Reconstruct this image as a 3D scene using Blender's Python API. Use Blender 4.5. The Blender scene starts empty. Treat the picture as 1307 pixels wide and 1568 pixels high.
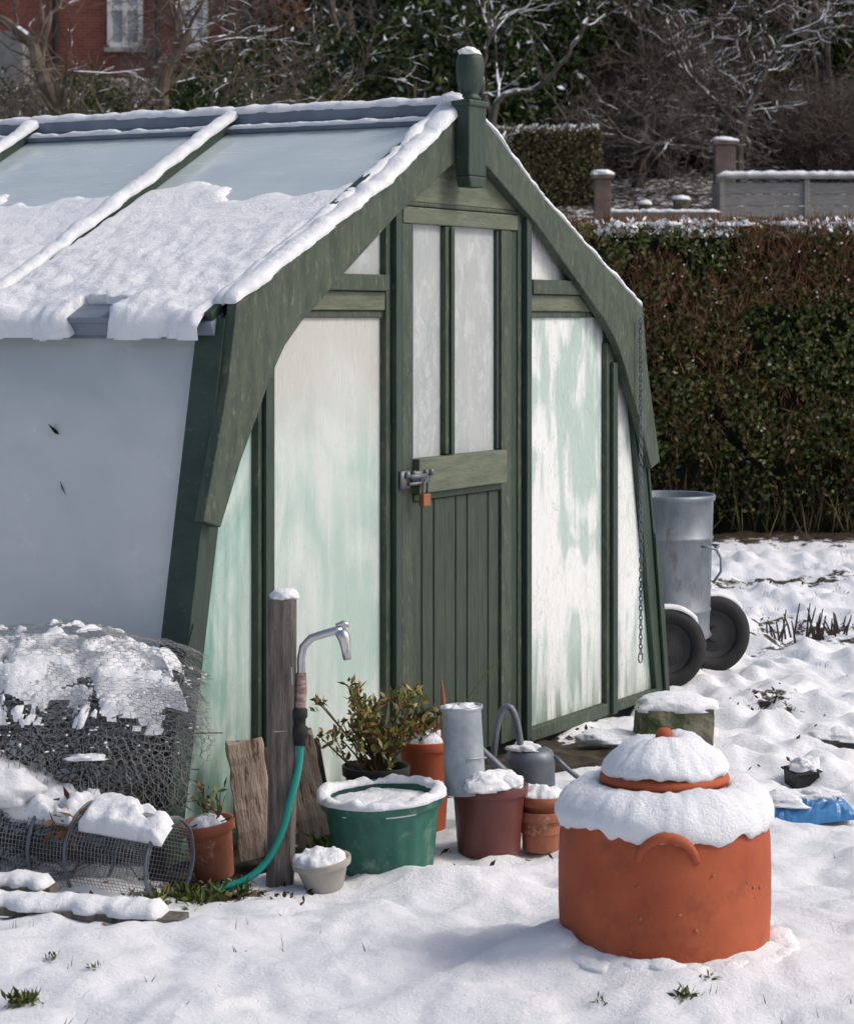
import bpy, bmesh, math, random
import numpy as np
from mathutils import noise, Vector, Matrix
rnd=random.Random(7)
R=np.random.RandomState(3)
scene=bpy.context.scene

# ------------------------------------------------------------------ helpers
def fb(x,y,z,o=3):
    return noise.fractal(Vector((x,y,z)),0.9,2.1,o)
def sstep(a,b,x):
    t=min(1,max(0,(x-a)/(b-a))); return t*t*(3-2*t)
def empty(name,loc=(0,0,0),rotz=0,parent=None):
    e=bpy.data.objects.new(name,None); scene.collection.objects.link(e)
    e.location=loc; e.rotation_euler=(0,0,rotz); e.empty_display_size=.1
    if parent: e.parent=parent
    return e
class MB:
    def __init__(s): s.v=[]; s.f=[]; s.n=0
    def add(s,v,f):
        v=[tuple(p) for p in v]
        s.v.extend(v); n=s.n
        s.f.extend([tuple(i+n for i in q) for q in f]); s.n+=len(v)
    def box(s,c,d,rot=None):
        m=Matrix(rot) if rot is not None else Matrix.Identity(3)
        vs=[]
        for sx in(-.5,.5):
            for sy in(-.5,.5):
                for sz in(-.5,.5):
                    p=m@Vector((sx*d[0],sy*d[1],sz*d[2])); vs.append((p.x+c[0],p.y+c[1],p.z+c[2]))
        s.add(vs,[(0,1,3,2),(4,6,7,5),(0,4,5,1),(2,3,7,6),(0,2,6,4),(1,5,7,3)])
    def bx(s,x0,x1,y0,y1,z0,z1):
        s.box(((x0+x1)/2,(y0+y1)/2,(z0+z1)/2),(abs(x1-x0),abs(y1-y0),abs(z1-z0)))
    def prism(s,poly,y0,y1):
        n=len(poly)
        a=sum(poly[i][0]*poly[(i+1)%n][1]-poly[(i+1)%n][0]*poly[i][1] for i in range(n))
        if a<0: poly=poly[::-1]
        vs=[(p[0],y0,p[1]) for p in poly]+[(p[0],y1,p[1]) for p in poly]
        fs=[tuple(range(n)),tuple(range(2*n-1,n-1,-1))]
        for i in range(n):
            j=(i+1)%n; fs.append((i,i+n,j+n,j))
        s.add(vs,fs)
    def tube(s,pts,rad,sides=6,closed=False,cap=True):
        P=[Vector(p) for p in pts]; n=len(P)
        if not hasattr(rad,'__len__'): rad=[rad]*n
        vs=[];ref=None
        for i in range(n):
            if closed: t=P[(i+1)%n]-P[i-1]
            else: t=P[min(i+1,n-1)]-P[max(i-1,0)]
            if t.length<1e-9: t=Vector((0,0,1))
            t.normalize()
            if ref is None:
                ref=Vector((0,0,1)) if abs(t.z)<.9 else Vector((1,0,0))
                a=t.cross(ref).normalized()
            else:
                a=a-t*a.dot(t)
                if a.length<1e-6: a=t.orthogonal()
                a.normalize()
            b=t.cross(a)
            for k in range(sides):
                th=2*math.pi*k/sides
                q=P[i]+(a*math.cos(th)+b*math.sin(th))*rad[i]
                vs.append((q.x,q.y,q.z))
        fs=[]
        m=n if closed else n-1
        for i in range(m):
            i2=(i+1)%n
            for k in range(sides):
                k2=(k+1)%sides
                fs.append((i*sides+k,i*sides+k2,i2*sides+k2,i2*sides+k))
        if cap and not closed:
            fs.append(tuple(range(sides-1,-1,-1))); fs.append(tuple((n-1)*sides+k for k in range(sides)))
        s.add(vs,fs)
    def lathe(s,prof,c=(0,0,0),seg=48,jit=None,tilt=None):
        vs=[];n=len(prof)
        for k in range(seg):
            th=2*math.pi*k/seg
            for i,(r,z) in enumerate(prof):
                rr,zz=r,z
                if jit: rr,zz=jit(r,z,th,i)
                p=Vector((rr*math.cos(th),rr*math.sin(th),zz))
                if tilt is not None: p=tilt@p
                vs.append((p.x+c[0],p.y+c[1],p.z+c[2]))
        fs=[]
        for k in range(seg):
            k2=(k+1)%seg
            for i in range(n-1):
                fs.append((k*n+i,k2*n+i,k2*n+i+1,k*n+i+1))
        s.add(vs,fs)
    def blob(s,c,r,seed=0,amp=.25,fs_=1.0,rotz=0,sub=24,flat=.35):
        vs=[];fs=[];nu=sub*2;nv=sub
        cz,sz=math.cos(rotz),math.sin(rotz)
        for j in range(nv+1):
            ph=math.pi*j/nv
            for i in range(nu):
                th=2*math.pi*i/nu
                x=math.sin(ph)*math.cos(th);y=math.sin(ph)*math.sin(th);z=math.cos(ph)
                z2=(abs(z)**.8)*(1 if z>0 else -1)
                f=1+amp*fb(x*1.3*fs_+seed*7.3,y*1.3*fs_,z*1.3*fs_,3)
                f2=1+.25*amp*fb(x*4*fs_+seed*3.1,y*4*fs_,z*4*fs_,2)
                zz=z2*r[2]*(1+(f-1)*.7)*f2*(1 if z>0 else flat)
                xx=x*r[0]*f*f2; yy=y*r[1]*f*f2
                vs.append((c[0]+xx*cz-yy*sz,c[1]+xx*sz+yy*cz,c[2]+zz))
        for j in range(nv):
            for i in range(nu):
                i2=(i+1)%nu
                fs.append((j*nu+i,(j+1)*nu+i,(j+1)*nu+i2,j*nu+i2))
        s.add(vs,fs)
    def strip(s,pts,w,h,seed=0,side=(0,0,1),amp=.35,step=.012):
        P=[Vector(p) for p in pts]; Q=[]
        for a,b in zip(P[:-1],P[1:]):
            n=max(2,int((b-a).length/step))
            for i in range(n): Q.append(a.lerp(b,i/n))
        Q.append(P[-1]); n=len(Q); K=12; vs=[];fs=[]
        up=Vector(side).normalized()
        for i,q in enumerate(Q):
            t=(Q[min(i+1,n-1)]-Q[max(i-1,0)]).normalized()
            a=t.cross(up).normalized(); u2=a.cross(t)
            d=i*step
            end=min(1,min(i,n-1-i)/2.5+.15)
            hh=h*max(.15,(1+amp*fb(d*9+seed*5,seed,0,4)))*end
            ww=w*max(.2,(1+amp*.6*fb(d*12+seed*9,seed+4,2,4)))*(.6+.4*end)
            off=w*.15*fb(d*7,seed*3,8,2)
            for k in range(K):
                th=math.pi*2*k/K
                cx=math.cos(th);sy=math.sin(th)
                lx=math.copysign(abs(cx)**.7,cx)*ww/2+off
                ly=(max(0,sy)**.8)*hh if sy>0 else sy*.004
                ly+= h*.12*fb(d*30,lx*30,seed,2) if sy>0.1 else 0
                p=q+a*lx+u2*ly
                vs.append((p.x,p.y,p.z))
        for i in range(n-1):
            for k in range(K):
                k2=(k+1)%K
                fs.append((i*K+k,i*K+k2,(i+1)*K+k2,(i+1)*K+k))
        fs.append(tuple(range(K-1,-1,-1))); fs.append(tuple((n-1)*K+k for k in range(K)))
        s.add(vs,fs)
    def sheet(s,x0,x1,y0,y1,pf,th,cover,seed,sc=6,step=.008,edge=.3,out=None):
        """irregular snow patch draped on the surface pf(a,b)->point; out(a,b)->growth direction"""
        nx_=int((x1-x0)/step); ny_=int((y1-y0)/step); G={};H={}
        for i in range(nx_+1):
            for j in range(ny_+1):
                x=x0+i*step;y=y0+j*step
                a=2*i/nx_-1;b=2*j/ny_-1
                e=1-max(abs(a)**3,abs(b)**3)
                n=.5+.5*fb(x*sc+seed*3.3,y*sc,seed,4)+.12*fb(x*sc*5,y*sc*5,seed+4,2)
                t=(n*min(1,e*1.6)-(1-cover))/edge
                t=min(1,max(0,t))**.55
                p=Vector(pf(x,y)); d=Vector(out(x,y)) if out else Vector((0,0,1))
                H[(i,j)]=p-d*.004
                if t>0.05: G[(i,j)]=p+d*(th*t*(1+.3*fb(x*25,y*25,seed,2)))
        vid={};vs=[];fs=[]
        def gv(c):
            if c not in vid:
                p=G.get(c) or H[c]
                vid[c]=len(vs); vs.append((p.x,p.y,p.z))
            return vid[c]
        for i in range(nx_):
            for j in range(ny_):
                q=[(i,j),(i+1,j),(i+1,j+1),(i,j+1)]
                if any(c in G for c in q): fs.append(tuple(gv(c) for c in q))
        if fs: s.add(vs,fs)
    def obj(s,name,mat,parent=None,smooth=False,bevel=0,loc=None,rot=None,recalc=True):
        me=bpy.data.meshes.new(name); me.from_pydata(s.v,[],s.f)
        if smooth: me.polygons.foreach_set('use_smooth',[True]*len(me.polygons))
        me.materials.append(mat); me.update()
        o=bpy.data.objects.new(name,me); scene.collection.objects.link(o)
        if recalc:
            bm=bmesh.new(); bm.from_mesh(me); bmesh.ops.recalc_face_normals(bm,faces=bm.faces[:]); bm.to_mesh(me); bm.free()
        if parent: o.parent=parent
        if loc: o.location=loc
        if rot: o.rotation_euler=rot
        if bevel:
            b=o.modifiers.new('b','BEVEL'); b.width=bevel; b.segments=2; b.limit_method='ANGLE'; b.angle_limit=math.radians(40)
        return o

def leafmesh(name,pos,length,width,mat,parent=None,updir=None,spread=1.0,loc=None,link=True):
    N=len(pos)
    d=R.normal(size=(N,3))*spread
    if updir is not None: d=d+np.array(updir)
    d/=np.linalg.norm(d,axis=1)[:,None]
    q=R.normal(size=(N,3)); a=np.cross(d,q); a/=np.linalg.norm(a,axis=1)[:,None]
    L=(length*R.uniform(.6,1.3,size=N))[:,None]; W=(width*R.uniform(.7,1.3,size=N))[:,None]
    nrm=np.cross(d,a)
    V=np.empty((N,4,3)); V[:,0]=pos; V[:,1]=pos+d*L*.5+a*W*.5+nrm*W*.15; V[:,2]=pos+d*L; V[:,3]=pos+d*L*.5-a*W*.5+nrm*W*.15
    me=bpy.data.meshes.new(name)
    me.vertices.add(N*4); me.vertices.foreach_set('co',V.reshape(-1).astype(np.float32))
    me.loops.add(N*4); me.loops.foreach_set('vertex_index',np.arange(N*4,dtype=np.int32))
    me.polygons.add(N); me.polygons.foreach_set('loop_start',np.arange(0,N*4,4,dtype=np.int32)); me.polygons.foreach_set('loop_total',np.full(N,4,dtype=np.int32))
    me.update(calc_edges=True)
    at=me.attributes.new('rnd','FLOAT','FACE'); at.data.foreach_set('value',R.uniform(0,1,size=N).astype(np.float32))
    me.materials.append(mat)
    if not link: return me
    o=bpy.data.objects.new(name,me); scene.collection.objects.link(o)
    if parent: o.parent=parent
    if loc: o.location=loc
    return o

# ------------------------------------------------------------------ materials
def newmat(name,diffuse=False):
    m=bpy.data.materials.new(name); m.use_nodes=True
    nt=m.node_tree; nt.nodes.clear()
    out=nt.nodes.new('ShaderNodeOutputMaterial'); b=nt.nodes.new('ShaderNodeBsdfDiffuse' if diffuse else 'ShaderNodeBsdfPrincipled')
    nt.links.new(b.outputs[0],out.inputs[0])
    return m,nt,b,out
def nnoise(nt,scale,detail=4,stretch=(1,1,1),dist=0,rough=.6,seed=0):
    tc=nt.nodes.new('ShaderNodeTexCoord'); mp=nt.nodes.new('ShaderNodeMapping')
    mp.inputs['Scale'].default_value=stretch; mp.inputs['Location'].default_value=(seed,seed*1.7,seed*.3)
    n=nt.nodes.new('ShaderNodeTexNoise'); n.inputs['Scale'].default_value=scale; n.inputs['Detail'].default_value=detail
    n.inputs['Roughness'].default_value=rough; n.inputs['Distortion'].default_value=dist
    nt.links.new(tc.outputs['Object'],mp.inputs[0]); nt.links.new(mp.outputs[0],n.inputs['Vector'])
    return n.outputs['Fac']
def mrange(nt,src,a,b,c=0,d=1):
    m=nt.nodes.new('ShaderNodeMapRange'); m.clamp=True
    m.inputs['From Min'].default_value=a; m.inputs['From Max'].default_value=b
    m.inputs['To Min'].default_value=c; m.inputs['To Max'].default_value=d
    nt.links.new(src,m.inputs['Value']); return m.outputs['Result']
def mixc(nt,fac,c1,c2):
    m=nt.nodes.new('ShaderNodeMix'); m.data_type='RGBA'
    nt.links.new(fac,m.inputs['Factor'])
    for i,c in ((6,c1),(7,c2)):
        if hasattr(c,'is_linked'): nt.links.new(c,m.inputs[i])
        else: m.inputs[i].default_value=(*c,1)
    return m.outputs[2]
def mth(nt,op,a,b):
    m=nt.nodes.new('ShaderNodeMath'); m.operation=op
    for i,c in ((0,a),(1,b)):
        if hasattr(c,'is_linked'): nt.links.new(c,m.inputs[i])
        else: m.inputs[i].default_value=c
    return m.outputs[0]
SNOWC=(.80,.83,.88)
def M(name,c1,c2,scale=5,rough=.7,stretch=(1,1,1),bump=.2,bs=None,snow=None,snscale=6,metal=0,lo=.35,hi=.65,c3=None,s3=30,lo3=.6,hi3=.7,dist=0):
    dif=(bump==0 and metal==0)
    m,nt,b,out=newmat(name,dif)
    n=nnoise(nt,scale,2 if dif else 4,stretch,dist)
    col=mixc(nt,mrange(nt,n,lo,hi),c1,c2)
    if c3:
        n3=nnoise(nt,s3,4,stretch,0,.7,seed=3.3); col=mixc(nt,mrange(nt,n3,lo3,hi3),col,c3)
    if snow is not None:
        g=nt.nodes.new('ShaderNodeNewGeometry'); sp=nt.nodes.new('ShaderNodeSeparateXYZ'); nt.links.new(g.outputs['Normal'],sp.inputs[0])
        ns=nnoise(nt,snscale,2,seed=9)
        v=mth(nt,'ADD',sp.outputs[2],mth(nt,'MULTIPLY',mth(nt,'SUBTRACT',ns,.5),2.0))
        col=mixc(nt,mrange(nt,v,snow,snow+.12),col,SNOWC)
    nt.links.new(col,b.inputs[0])
    if not dif:
        b.inputs['Roughness'].default_value=rough; b.inputs['Metallic'].default_value=metal
    if bump:
        bn=nnoise(nt,bs or scale*4,4,stretch,0,.65,seed=5)
        bp=nt.nodes.new('ShaderNodeBump'); bp.inputs['Strength'].default_value=bump; bp.inputs['Distance'].default_value=.01
        nt.links.new(bn,bp.inputs['Height']); nt.links.new(bp.outputs[0],b.inputs['Normal'])
    return m
def Mleaf(name,cols,rough=1):
    dif=rough>=.99
    m,nt,b,out=newmat(name,dif)
    at=nt.nodes.new('ShaderNodeAttribute'); at.attribute_name='rnd'
    cr=nt.nodes.new('ShaderNodeValToRGB'); nt.links.new(at.outputs['Fac'],cr.inputs[0])
    el=cr.color_ramp.elements
    while len(el)<len(cols): el.new(.5)
    for i,(p,c) in enumerate(cols): el[i].position=p; el[i].color=(*c,1)
    nt.links.new(cr.outputs[0],b.inputs[0])
    if not dif: b.inputs['Roughness'].default_value=rough
    return m
def snowmat():
    m,nt,b,out=newmat('snow')
    n=nnoise(nt,3,2); col=mixc(nt,mrange(nt,n,.3,.7),(.82,.84,.88),(.88,.885,.905))
    nt.links.new(col,b.inputs['Base Color']); b.inputs['Roughness'].default_value=.6
    b.inputs['Specular IOR Level'].default_value=.2
    n1=nnoise(nt,55,5,rough=.8)
    bp=nt.nodes.new('ShaderNodeBump'); bp.inputs['Strength'].default_value=.75; bp.inputs['Distance'].default_value=.016
    nt.links.new(n1,bp.inputs['Height']); nt.links.new(bp.outputs[0],b.inputs['Normal'])
    return m
SNOW=snowmat()
def groundmat():
    m,nt,b,out=newmat('snowy_ground')
    at=nt.nodes.new('ShaderNodeAttribute'); at.attribute_name='bare'
    n=nnoise(nt,3,2); col=mixc(nt,mrange(nt,n,.3,.7),(.82,.84,.88),(.88,.885,.905))
    sn=nnoise(nt,14,4,seed=2); soil=mixc(nt,mrange(nt,sn,.35,.65),(.02,.015,.01),(.08,.062,.04))
    nb=nnoise(nt,9,5,rough=.7,seed=4)
    fac=mrange(nt,mth(nt,'ADD',at.outputs['Fac'],mth(nt,'MULTIPLY',mth(nt,'SUBTRACT',nb,.5),1.6)),.48,.56)
    col=mixc(nt,fac,col,soil)
    nt.links.new(col,b.inputs['Base Color']); b.inputs['Roughness'].default_value=.6
    b.inputs['Specular IOR Level'].default_value=.2
    n1=nnoise(nt,42,6,rough=.8)
    bp=nt.nodes.new('ShaderNodeBump'); bp.inputs['Strength'].default_value=.75; bp.inputs['Distance'].default_value=.018
    nt.links.new(n1,bp.inputs['Height']); nt.links.new(bp.outputs[0],b.inputs['Normal'])
    return m
def panemat(name,c1,c2,rough=.25,seed=0,dirt=(.25,.3,.25),lo=.45,hi=.6,stre=.35,low=.28,scr=.3,clear=0,ctop=None,frost=0):
    m,nt,b,out=newmat(name)
    n=nnoise(nt,1.7,4,(1.4,1,.9),1.4,.5,seed)
    n2=nnoise(nt,2.2,5,(7,1,1),.4,.6,seed+5)
    v=mth(nt,'ADD',mth(nt,'MULTIPLY',n,1-stre),mth(nt,'MULTIPLY',n2,stre))
    col=mixc(nt,mrange(nt,v,lo,hi),c1,c2)
    tc=nt.nodes.new('ShaderNodeTexCoord'); sp=nt.nodes.new('ShaderNodeSeparateXYZ'); nt.links.new(tc.outputs['Object'],sp.inputs[0])
    if ctop:
        col=mixc(nt,mrange(nt,mth(nt,'ADD',sp.outputs[2],mth(nt,'MULTIPLY',n,.6)),1.45,1.75),col,ctop)
    n3=nnoise(nt,30,5,(1,1,.5),0,.75,seed+2)
    col=mixc(nt,mrange(nt,n3,.66,.82,0,.6),col,dirt)
    if frost:
        n5=nnoise(nt,9,5,(1.5,1,.8),.5,.8,seed+3)
        col=mixc(nt,mrange(nt,n5,.5,.64,0,frost),col,(.62,.66,.68))
    n4=nnoise(nt,4,4,(1.6,1,.8),2.5,.6,seed+8)
    band=mth(nt,'ABSOLUTE',mth(nt,'SUBTRACT',n4,.5),0)
    col=mixc(nt,mrange(nt,band,.012,.0,0,scr),col,tuple(x*.72 for x in c2))
    lw_=mth(nt,'MULTIPLY',mrange(nt,sp.outputs[2],low,.0),mrange(nt,n2,.35,.65))
    col=mixc(nt,lw_,col,(.10,.17,.11))
    nt.links.new(col,b.inputs['Base Color'])
    r=mrange(nt,n2,.3,.7,rough-.08,rough+.18); nt.links.new(r,b.inputs['Roughness'])
    if clear:
        tr=nt.nodes.new('ShaderNodeBsdfTransparent'); mx=nt.nodes.new('ShaderNodeMixShader')
        nt.links.new(mrange(nt,n,.3,.7,clear*.5,clear),mx.inputs[0]); nt.links.new(b.outputs[0],mx.inputs[1]); nt.links.new(tr.outputs[0],mx.inputs[2]); nt.links.new(mx.outputs[0],out.inputs[0])
    return m

GREEN=M('green_paint',(.022,.040,.027),(.050,.068,.043),9,.6,(3,3,1),.35,30,c3=(.16,.165,.115),s3=22,lo3=.56,hi3=.8)
GREENV=M('green_paint_weathered',(.07,.09,.06),(.12,.135,.09),7,.7,(1,1,6),.4,20,c3=(.04,.05,.035),s3=18,lo3=.6,hi3=.72)
GREEND=M('green_paint_dark',(.012,.030,.021),(.026,.047,.032),8,.55,(6,1,1),.3,30,c3=(.11,.125,.085),s3=25,lo3=.63,hi3=.8)
BOARD=M('green_door_boards',(.013,.029,.018),(.034,.052,.032),8,.6,(7,7,.8),.35,40,c3=(.12,.13,.09),s3=12,lo3=.62,hi3=.82)
LEAD=M('ridge_lead',(.10,.125,.165),(.16,.19,.24),6,.5,(1,1,1),.2)
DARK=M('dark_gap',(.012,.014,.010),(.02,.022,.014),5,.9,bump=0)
PL=panemat('pane_left',(.55,.60,.575),(.38,.50,.455),.22,1,ctop=(.49,.49,.465),clear=.10)
PR=panemat('pane_right',(.72,.74,.73),(.42,.53,.49),.22,7,lo=.50,hi=.56,stre=.4,scr=.6,low=.35,clear=.08)
PT=panemat('pane_teal',(.44,.52,.49),(.17,.33,.29),.25,3,low=.85)
PS=panemat('pane_side',(.55,.575,.565),(.70,.70,.67),.14,11,lo=.36,hi=.70,scr=.10,low=.35,clear=.12,ctop=(.47,.505,.52),stre=.5)  # greyer top and broad warm blotches paint in light passing through the glass
PD=panemat('pane_door',(.38,.40,.40),(.30,.335,.34),.15,15,lo=.4,hi=.7,dirt=(.06,.08,.07),scr=.1,frost=.35)
PF=panemat('pane_roof',(.43,.50,.52),(.52,.58,.59),.18,21,lo=.4,hi=.7,scr=.05)
WOOD=M('weathered_post_wood',(.06,.05,.042),(.20,.175,.155),14,.85,(5,5,.6),.9,40,lo=.3,hi=.7)
LOG=M('split_wood',(.24,.17,.12),(.44,.35,.28),8,.8,(4,4,.7),.7,30,c3=(.09,.05,.035),s3=7,lo3=.55,hi3=.6)
BARK=M('bark',(.03,.022,.017),(.075,.055,.04),20,.95,(1,1,.4),1,40)
TERRA=M('terracotta',(.31,.060,.020),(.39,.090,.033),5,.8,(1,1,1),.15,50,c3=(.20,.048,.022),s3=7,lo3=.52,hi3=.75)
TERRA2=M('old_terracotta',(.25,.075,.036),(.35,.13,.07),9,.8,(1,1,1),.3,50,c3=(.45,.38,.3),s3=12,lo3=.6,hi3=.75)
REDP=M('red_plastic',(.10,.024,.021),(.135,.033,.026),8,.45,bump=.05)
BLACKP=M('black_plastic',(.008,.009,.010),(.016,.016,.018),8,.6,bump=.05)
TUBG=M('green_plastic',(.010,.10,.07),(.024,.145,.10),7,.42,bump=.08,c3=(.14,.24,.19),s3=14,lo3=.54,hi3=.70)
GALV=M('galvanised_steel',(.24,.28,.32),(.38,.42,.46),11,.45,bump=.12,bs=40,metal=.35,c3=(.22,.2,.17),s3=9,lo3=.62,hi3=.72)
GALVD=M('dull_galvanised_steel',(.085,.10,.12),(.16,.18,.205),9,.5,bump=.15,metal=.4,c3=(.15,.10,.08),s3=8,lo3=.6,hi3=.75)
GALVB=M('bin_galvanised_steel',(.13,.155,.185),(.25,.28,.31),7,.45,(1,1,.5),bump=.15,metal=.4,c3=(.12,.10,.09),s3=8,lo3=.6,hi3=.75)
CHROME=M('tap_metal',(.42,.43,.44),(.55,.55,.55),9,.3,bump=.05,metal=.9)
BRASS=M('brass',(.30,.11,.05),(.4,.16,.07),9,.4,bump=.05,metal=.6)
HOSE=M('teal_hose',(.0,.20,.16),(.02,.25,.20),6,.35,bump=.05)
RUB=M('tyre_rubber',(.006,.006,.007),(.014,.014,.015),8,.8,bump=.2)
WIRE=M('galvanised_wire',(.16,.165,.17),(.32,.33,.34),6,.5,bump=0,metal=.3)
STONE=M('mossy_stone',(.09,.09,.05),(.2,.18,.14),9,.95,bump=.8,bs=25,c3=(.05,.07,.02),s3=6,lo3=.5,hi3=.6)
GREYW=M('grey_bowl',(.26,.24,.22),(.38,.36,.32),6,.7)
BLUEP=M('blue_plastic',(.02,.12,.33),(.07,.23,.46),7,.3,bump=.3,bs=15)

# ------------------------------------------------------------------ ground
GX,GY=.104,8.590
def hill(x,y):
    if y<19: return 0.
    if y<24: t=(y-19)/5.; return .2*2.5*t*t
    if y<120: return .5+.2*(y-24)
    return 19.7
def snowh(x,y):
    h=.030*fb(x*1.3,y*1.3,0,3)+.020*fb(x*4+9,y*4,3,3)+.010*fb(x*12,y*12,7,3)
    h+=.024*abs(fb(x*2.8,y*2.8,11,2))
    tr=sstep(.5,1.1,x)*sstep(7.4,8.4,y)*(1-sstep(15,18,y))
    if tr>0: h+=tr*(.060*fb(x*3.6,y*2.6,31,2)+.035*fb(x*8,y*6,37,2))
    return h
def U(x,y):
    dx,dy=x-GX,y-GY
    return dx*.482+dy*.876, dx*-.876+dy*.482
def extra(x,y):
    e=0
    e+=.075*math.exp(-((x-.59)**2+(y-5.98)**2)/.12)
    e+=.05*math.exp(-((x-.02)**2/.05+(y-6.75)**2/.02))
    e+=.05*math.exp(-((x-.30)**2/.02+(y-5.95)**2/.04))
    e+=.04*math.exp(-((x+.9)**2/.25+(y-6.1)**2/.1))
    return e
def gz(x,y): return snowh(x,y)+hill(x,y)+extra(x,y)
def axis(segs):
    out=[segs[0][0]]
    for a,b,st in segs:
        n=max(1,int(round((b-a)/st))); out+= [a+(b-a)*(i+1)/n for i in range(n)]
    return out
xs=axis([(-400,-60,60),(-60,-14,4),(-14,-4,.8),(-4,-1.6,.12),(-1.6,2.9,.019),(2.9,6,.15),(6,14,.8),(14,60,4),(60,400,60)])
ys=axis([(-300,-20,60),(-20,2,4),(2,4.8,.3),(4.8,8.2,.017),(8.2,13,.028),(13,20,.09),(20,60,.6),(60,130,4),(130,700,60)])
nx,ny=len(xs),len(ys)
V=np.empty((ny,nx,3),dtype=np.float32); B=np.zeros((ny,nx),dtype=np.float32)
for j,y in enumerate(ys):
    for i,x in enumerate(xs):
        z=hill(x,y); b=0.
        if 3<y<22 and -5<x<8: z+=snowh(x,y)+extra(x,y)
        u,v=U(x,y)
        if y>19.5: b=.62*sstep(19.5,23,y)
        elif 16.0<y: b=.85*sstep(16.2,17.6,y)
        elif 6<y<13 and -2<x<3:
            if -2.0<u<1.0 and v<.02: b=.72*sstep(-.5,-.15,v)*(1-sstep(.2,.9,u))+.62*sstep(-.75,-.4,v)*sstep(.0,.3,u)*(1-sstep(.75,1.1,u))
            if b>0: z-=.03*sstep(.2,.6,b)
            if v>0 and abs(u)<1.78: z=-.06
            g=.62*math.exp(-((x-1.45)**2/.03+(y-10.0)**2/.06)); b=max(b,g)
        if 13<y<16.0: b=max(b,.60*math.exp(-((y-14.6-.15*(x-2))**2)/.05)*(1-sstep(3,4,x)))
        if 11.6<y<12.5 and 1.5<x<2.9: b=max(b,.46)
        if 6.3<y<7 and -1.3<x<-.3:
            b=max(b,.80*math.exp(-((x+.64)**2/.06+(y-6.66)**2/.016)))
        V[j,i]=(x,y,z); B[j,i]=b
me=bpy.data.meshes.new('snowy_ground')
idx=np.arange(nx*ny).reshape(ny,nx)
F=np.stack([idx[:-1,:-1],idx[:-1,1:],idx[1:,1:],idx[1:,:-1]],-1).reshape(-1,4)
me.vertices.add(nx*ny); me.vertices.foreach_set('co',V.reshape(-1))
me.loops.add(F.size); me.loops.foreach_set('vertex_index',F.reshape(-1).astype(np.int32))
me.polygons.add(len(F)); me.polygons.foreach_set('loop_start',np.arange(0,F.size,4,dtype=np.int32)); me.polygons.foreach_set('loop_total',np.full(len(F),4,dtype=np.int32))
me.update(calc_edges=True); me.polygons.foreach_set('use_smooth',[True]*len(F))
at=me.attributes.new('bare','FLOAT','POINT'); at.data.foreach_set('value',B.reshape(-1))
me.materials.append(groundmat())
go=bpy.data.objects.new('snowy_ground',me); scene.collection.objects.link(go)

# ------------------------------------------------------------------ greenhouse
PHI=math.atan2(.876,.482)
GH=empty('greenhouse',(GX,GY,0),PHI)
g=MB(); gd=MB(); gw=MB(); gb=MB()
LEN=3.85
barge=[(0.012,2.36),(.59,2.05),(1.515,1.64),(1.56,1.40),(1.69,1.0),(1.60,.975),(1.49,1.17),(1.40,1.30),(1.33,1.41),(1.24,1.515),(1.14,1.59),(1.03,1.655),(.88,1.745),(.52,1.955),(0.012,2.20)]
for s in(-1,1):
    g.prism([(s*a,b) for a,b in barge],-.062,-.026)
    gd.prism([(s*1.505,1.6),(s*1.84,0),(s*1.755,0),(s*1.42,1.6)],-.022,.03)
    gd.prism([(s*1.775,.55),(s*1.86,0.0),(s*1.82,0.0),(s*1.70,.70)],-.036,-.0235)
    g.bx(s*1.24,s*1.335,-.024,.03,0,1.5)
    gd.bx(s*1.27,s*1.315,-.040,-.0245,0,1.42)
    g.bx(s*.445,s*.545,-.025,.03,0,2.0)
    gd.bx(s*.475,s*.515,-.048,-.0255,0.02,1.99)
    g.bx(s*.547,s*1.10,-.040,.02,1.69,1.745)
    gw.bx(s*.547,s*1.16,-.022,.02,1.625,1.688)
    g.bx(s*.547,s*1.238,-.012,.02,1.60,1.624)
    g.bx(s*.547,s*1.238,-.03,.02,.0,.05)
    g.bx(s*1.337,s*1.76,-.02,.02,.0,.04)
g.prism([(-.30,2.155),(.30,2.155),(0,2.33)],-.024,.01)
gw.prism([(-.57,2.0),(.57,2.0),(.30,2.152),(-.30,2.152)],-.020,.01)
g.bx(-.443,.443,-.022,.03,1.985,2.0)
gw.bx(-.435,.435,-.030,.01,1.925,1.982)
g.bx(-.438,-.365,-.027,.01,.03,1.923)
g.bx(.305,.385,-.027,.01,.03,1.923)
gd.bx(.389,.44,-.020,.01,.03,1.923)
gd.bx(-.362,-.345,-.018,.01,1.118,1.923)
gd.bx(.285,.302,-.018,.01,1.118,1.923)
g.bx(-.125,-.055,-.026,.01,1.118,1.922)
gd.bx(-.10,-.075,-.036,-.0265,1.118,1.922)
gw.bx(-.362,.303,-.052,.01,.995,1.115)
gd.bx(-.36,.301,-.030,.005,.97,.993)
for i in range(8):
    a=-.362+i*.0832
    gb.bx(a+.002,a+.080,-.014-.002*(i%3),.004,.03,.968)
g.obj('gable_frame',GREEN,GH,bevel=.004)
gd.obj('frame_dark',GREEND,GH,bevel=.003)
gw.obj('frame_weathered',GREENV,GH,bevel=.004)
gb.obj('door_boards',BOARD,GH,bevel=.004)
db=MB(); db.bx(-.44,.44,.011,.02,.02,1.99); db.obj('door_backing',DARK,GH)
FU=-.06
fp=MB(); fp.bx(FU-.066,FU+.066,-.12,-.063,2.10,2.36)
fp.prism([(FU-.066,2.1),(FU+.066,2.1),(FU+.05,2.06),(FU-.05,2.06)],-.12,-.063)
fp.bx(FU-.075,FU+.075,-.128,-.05,2.345,2.368)
fp.obj('finial_post',GREEND,GH,bevel=.006)
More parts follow.
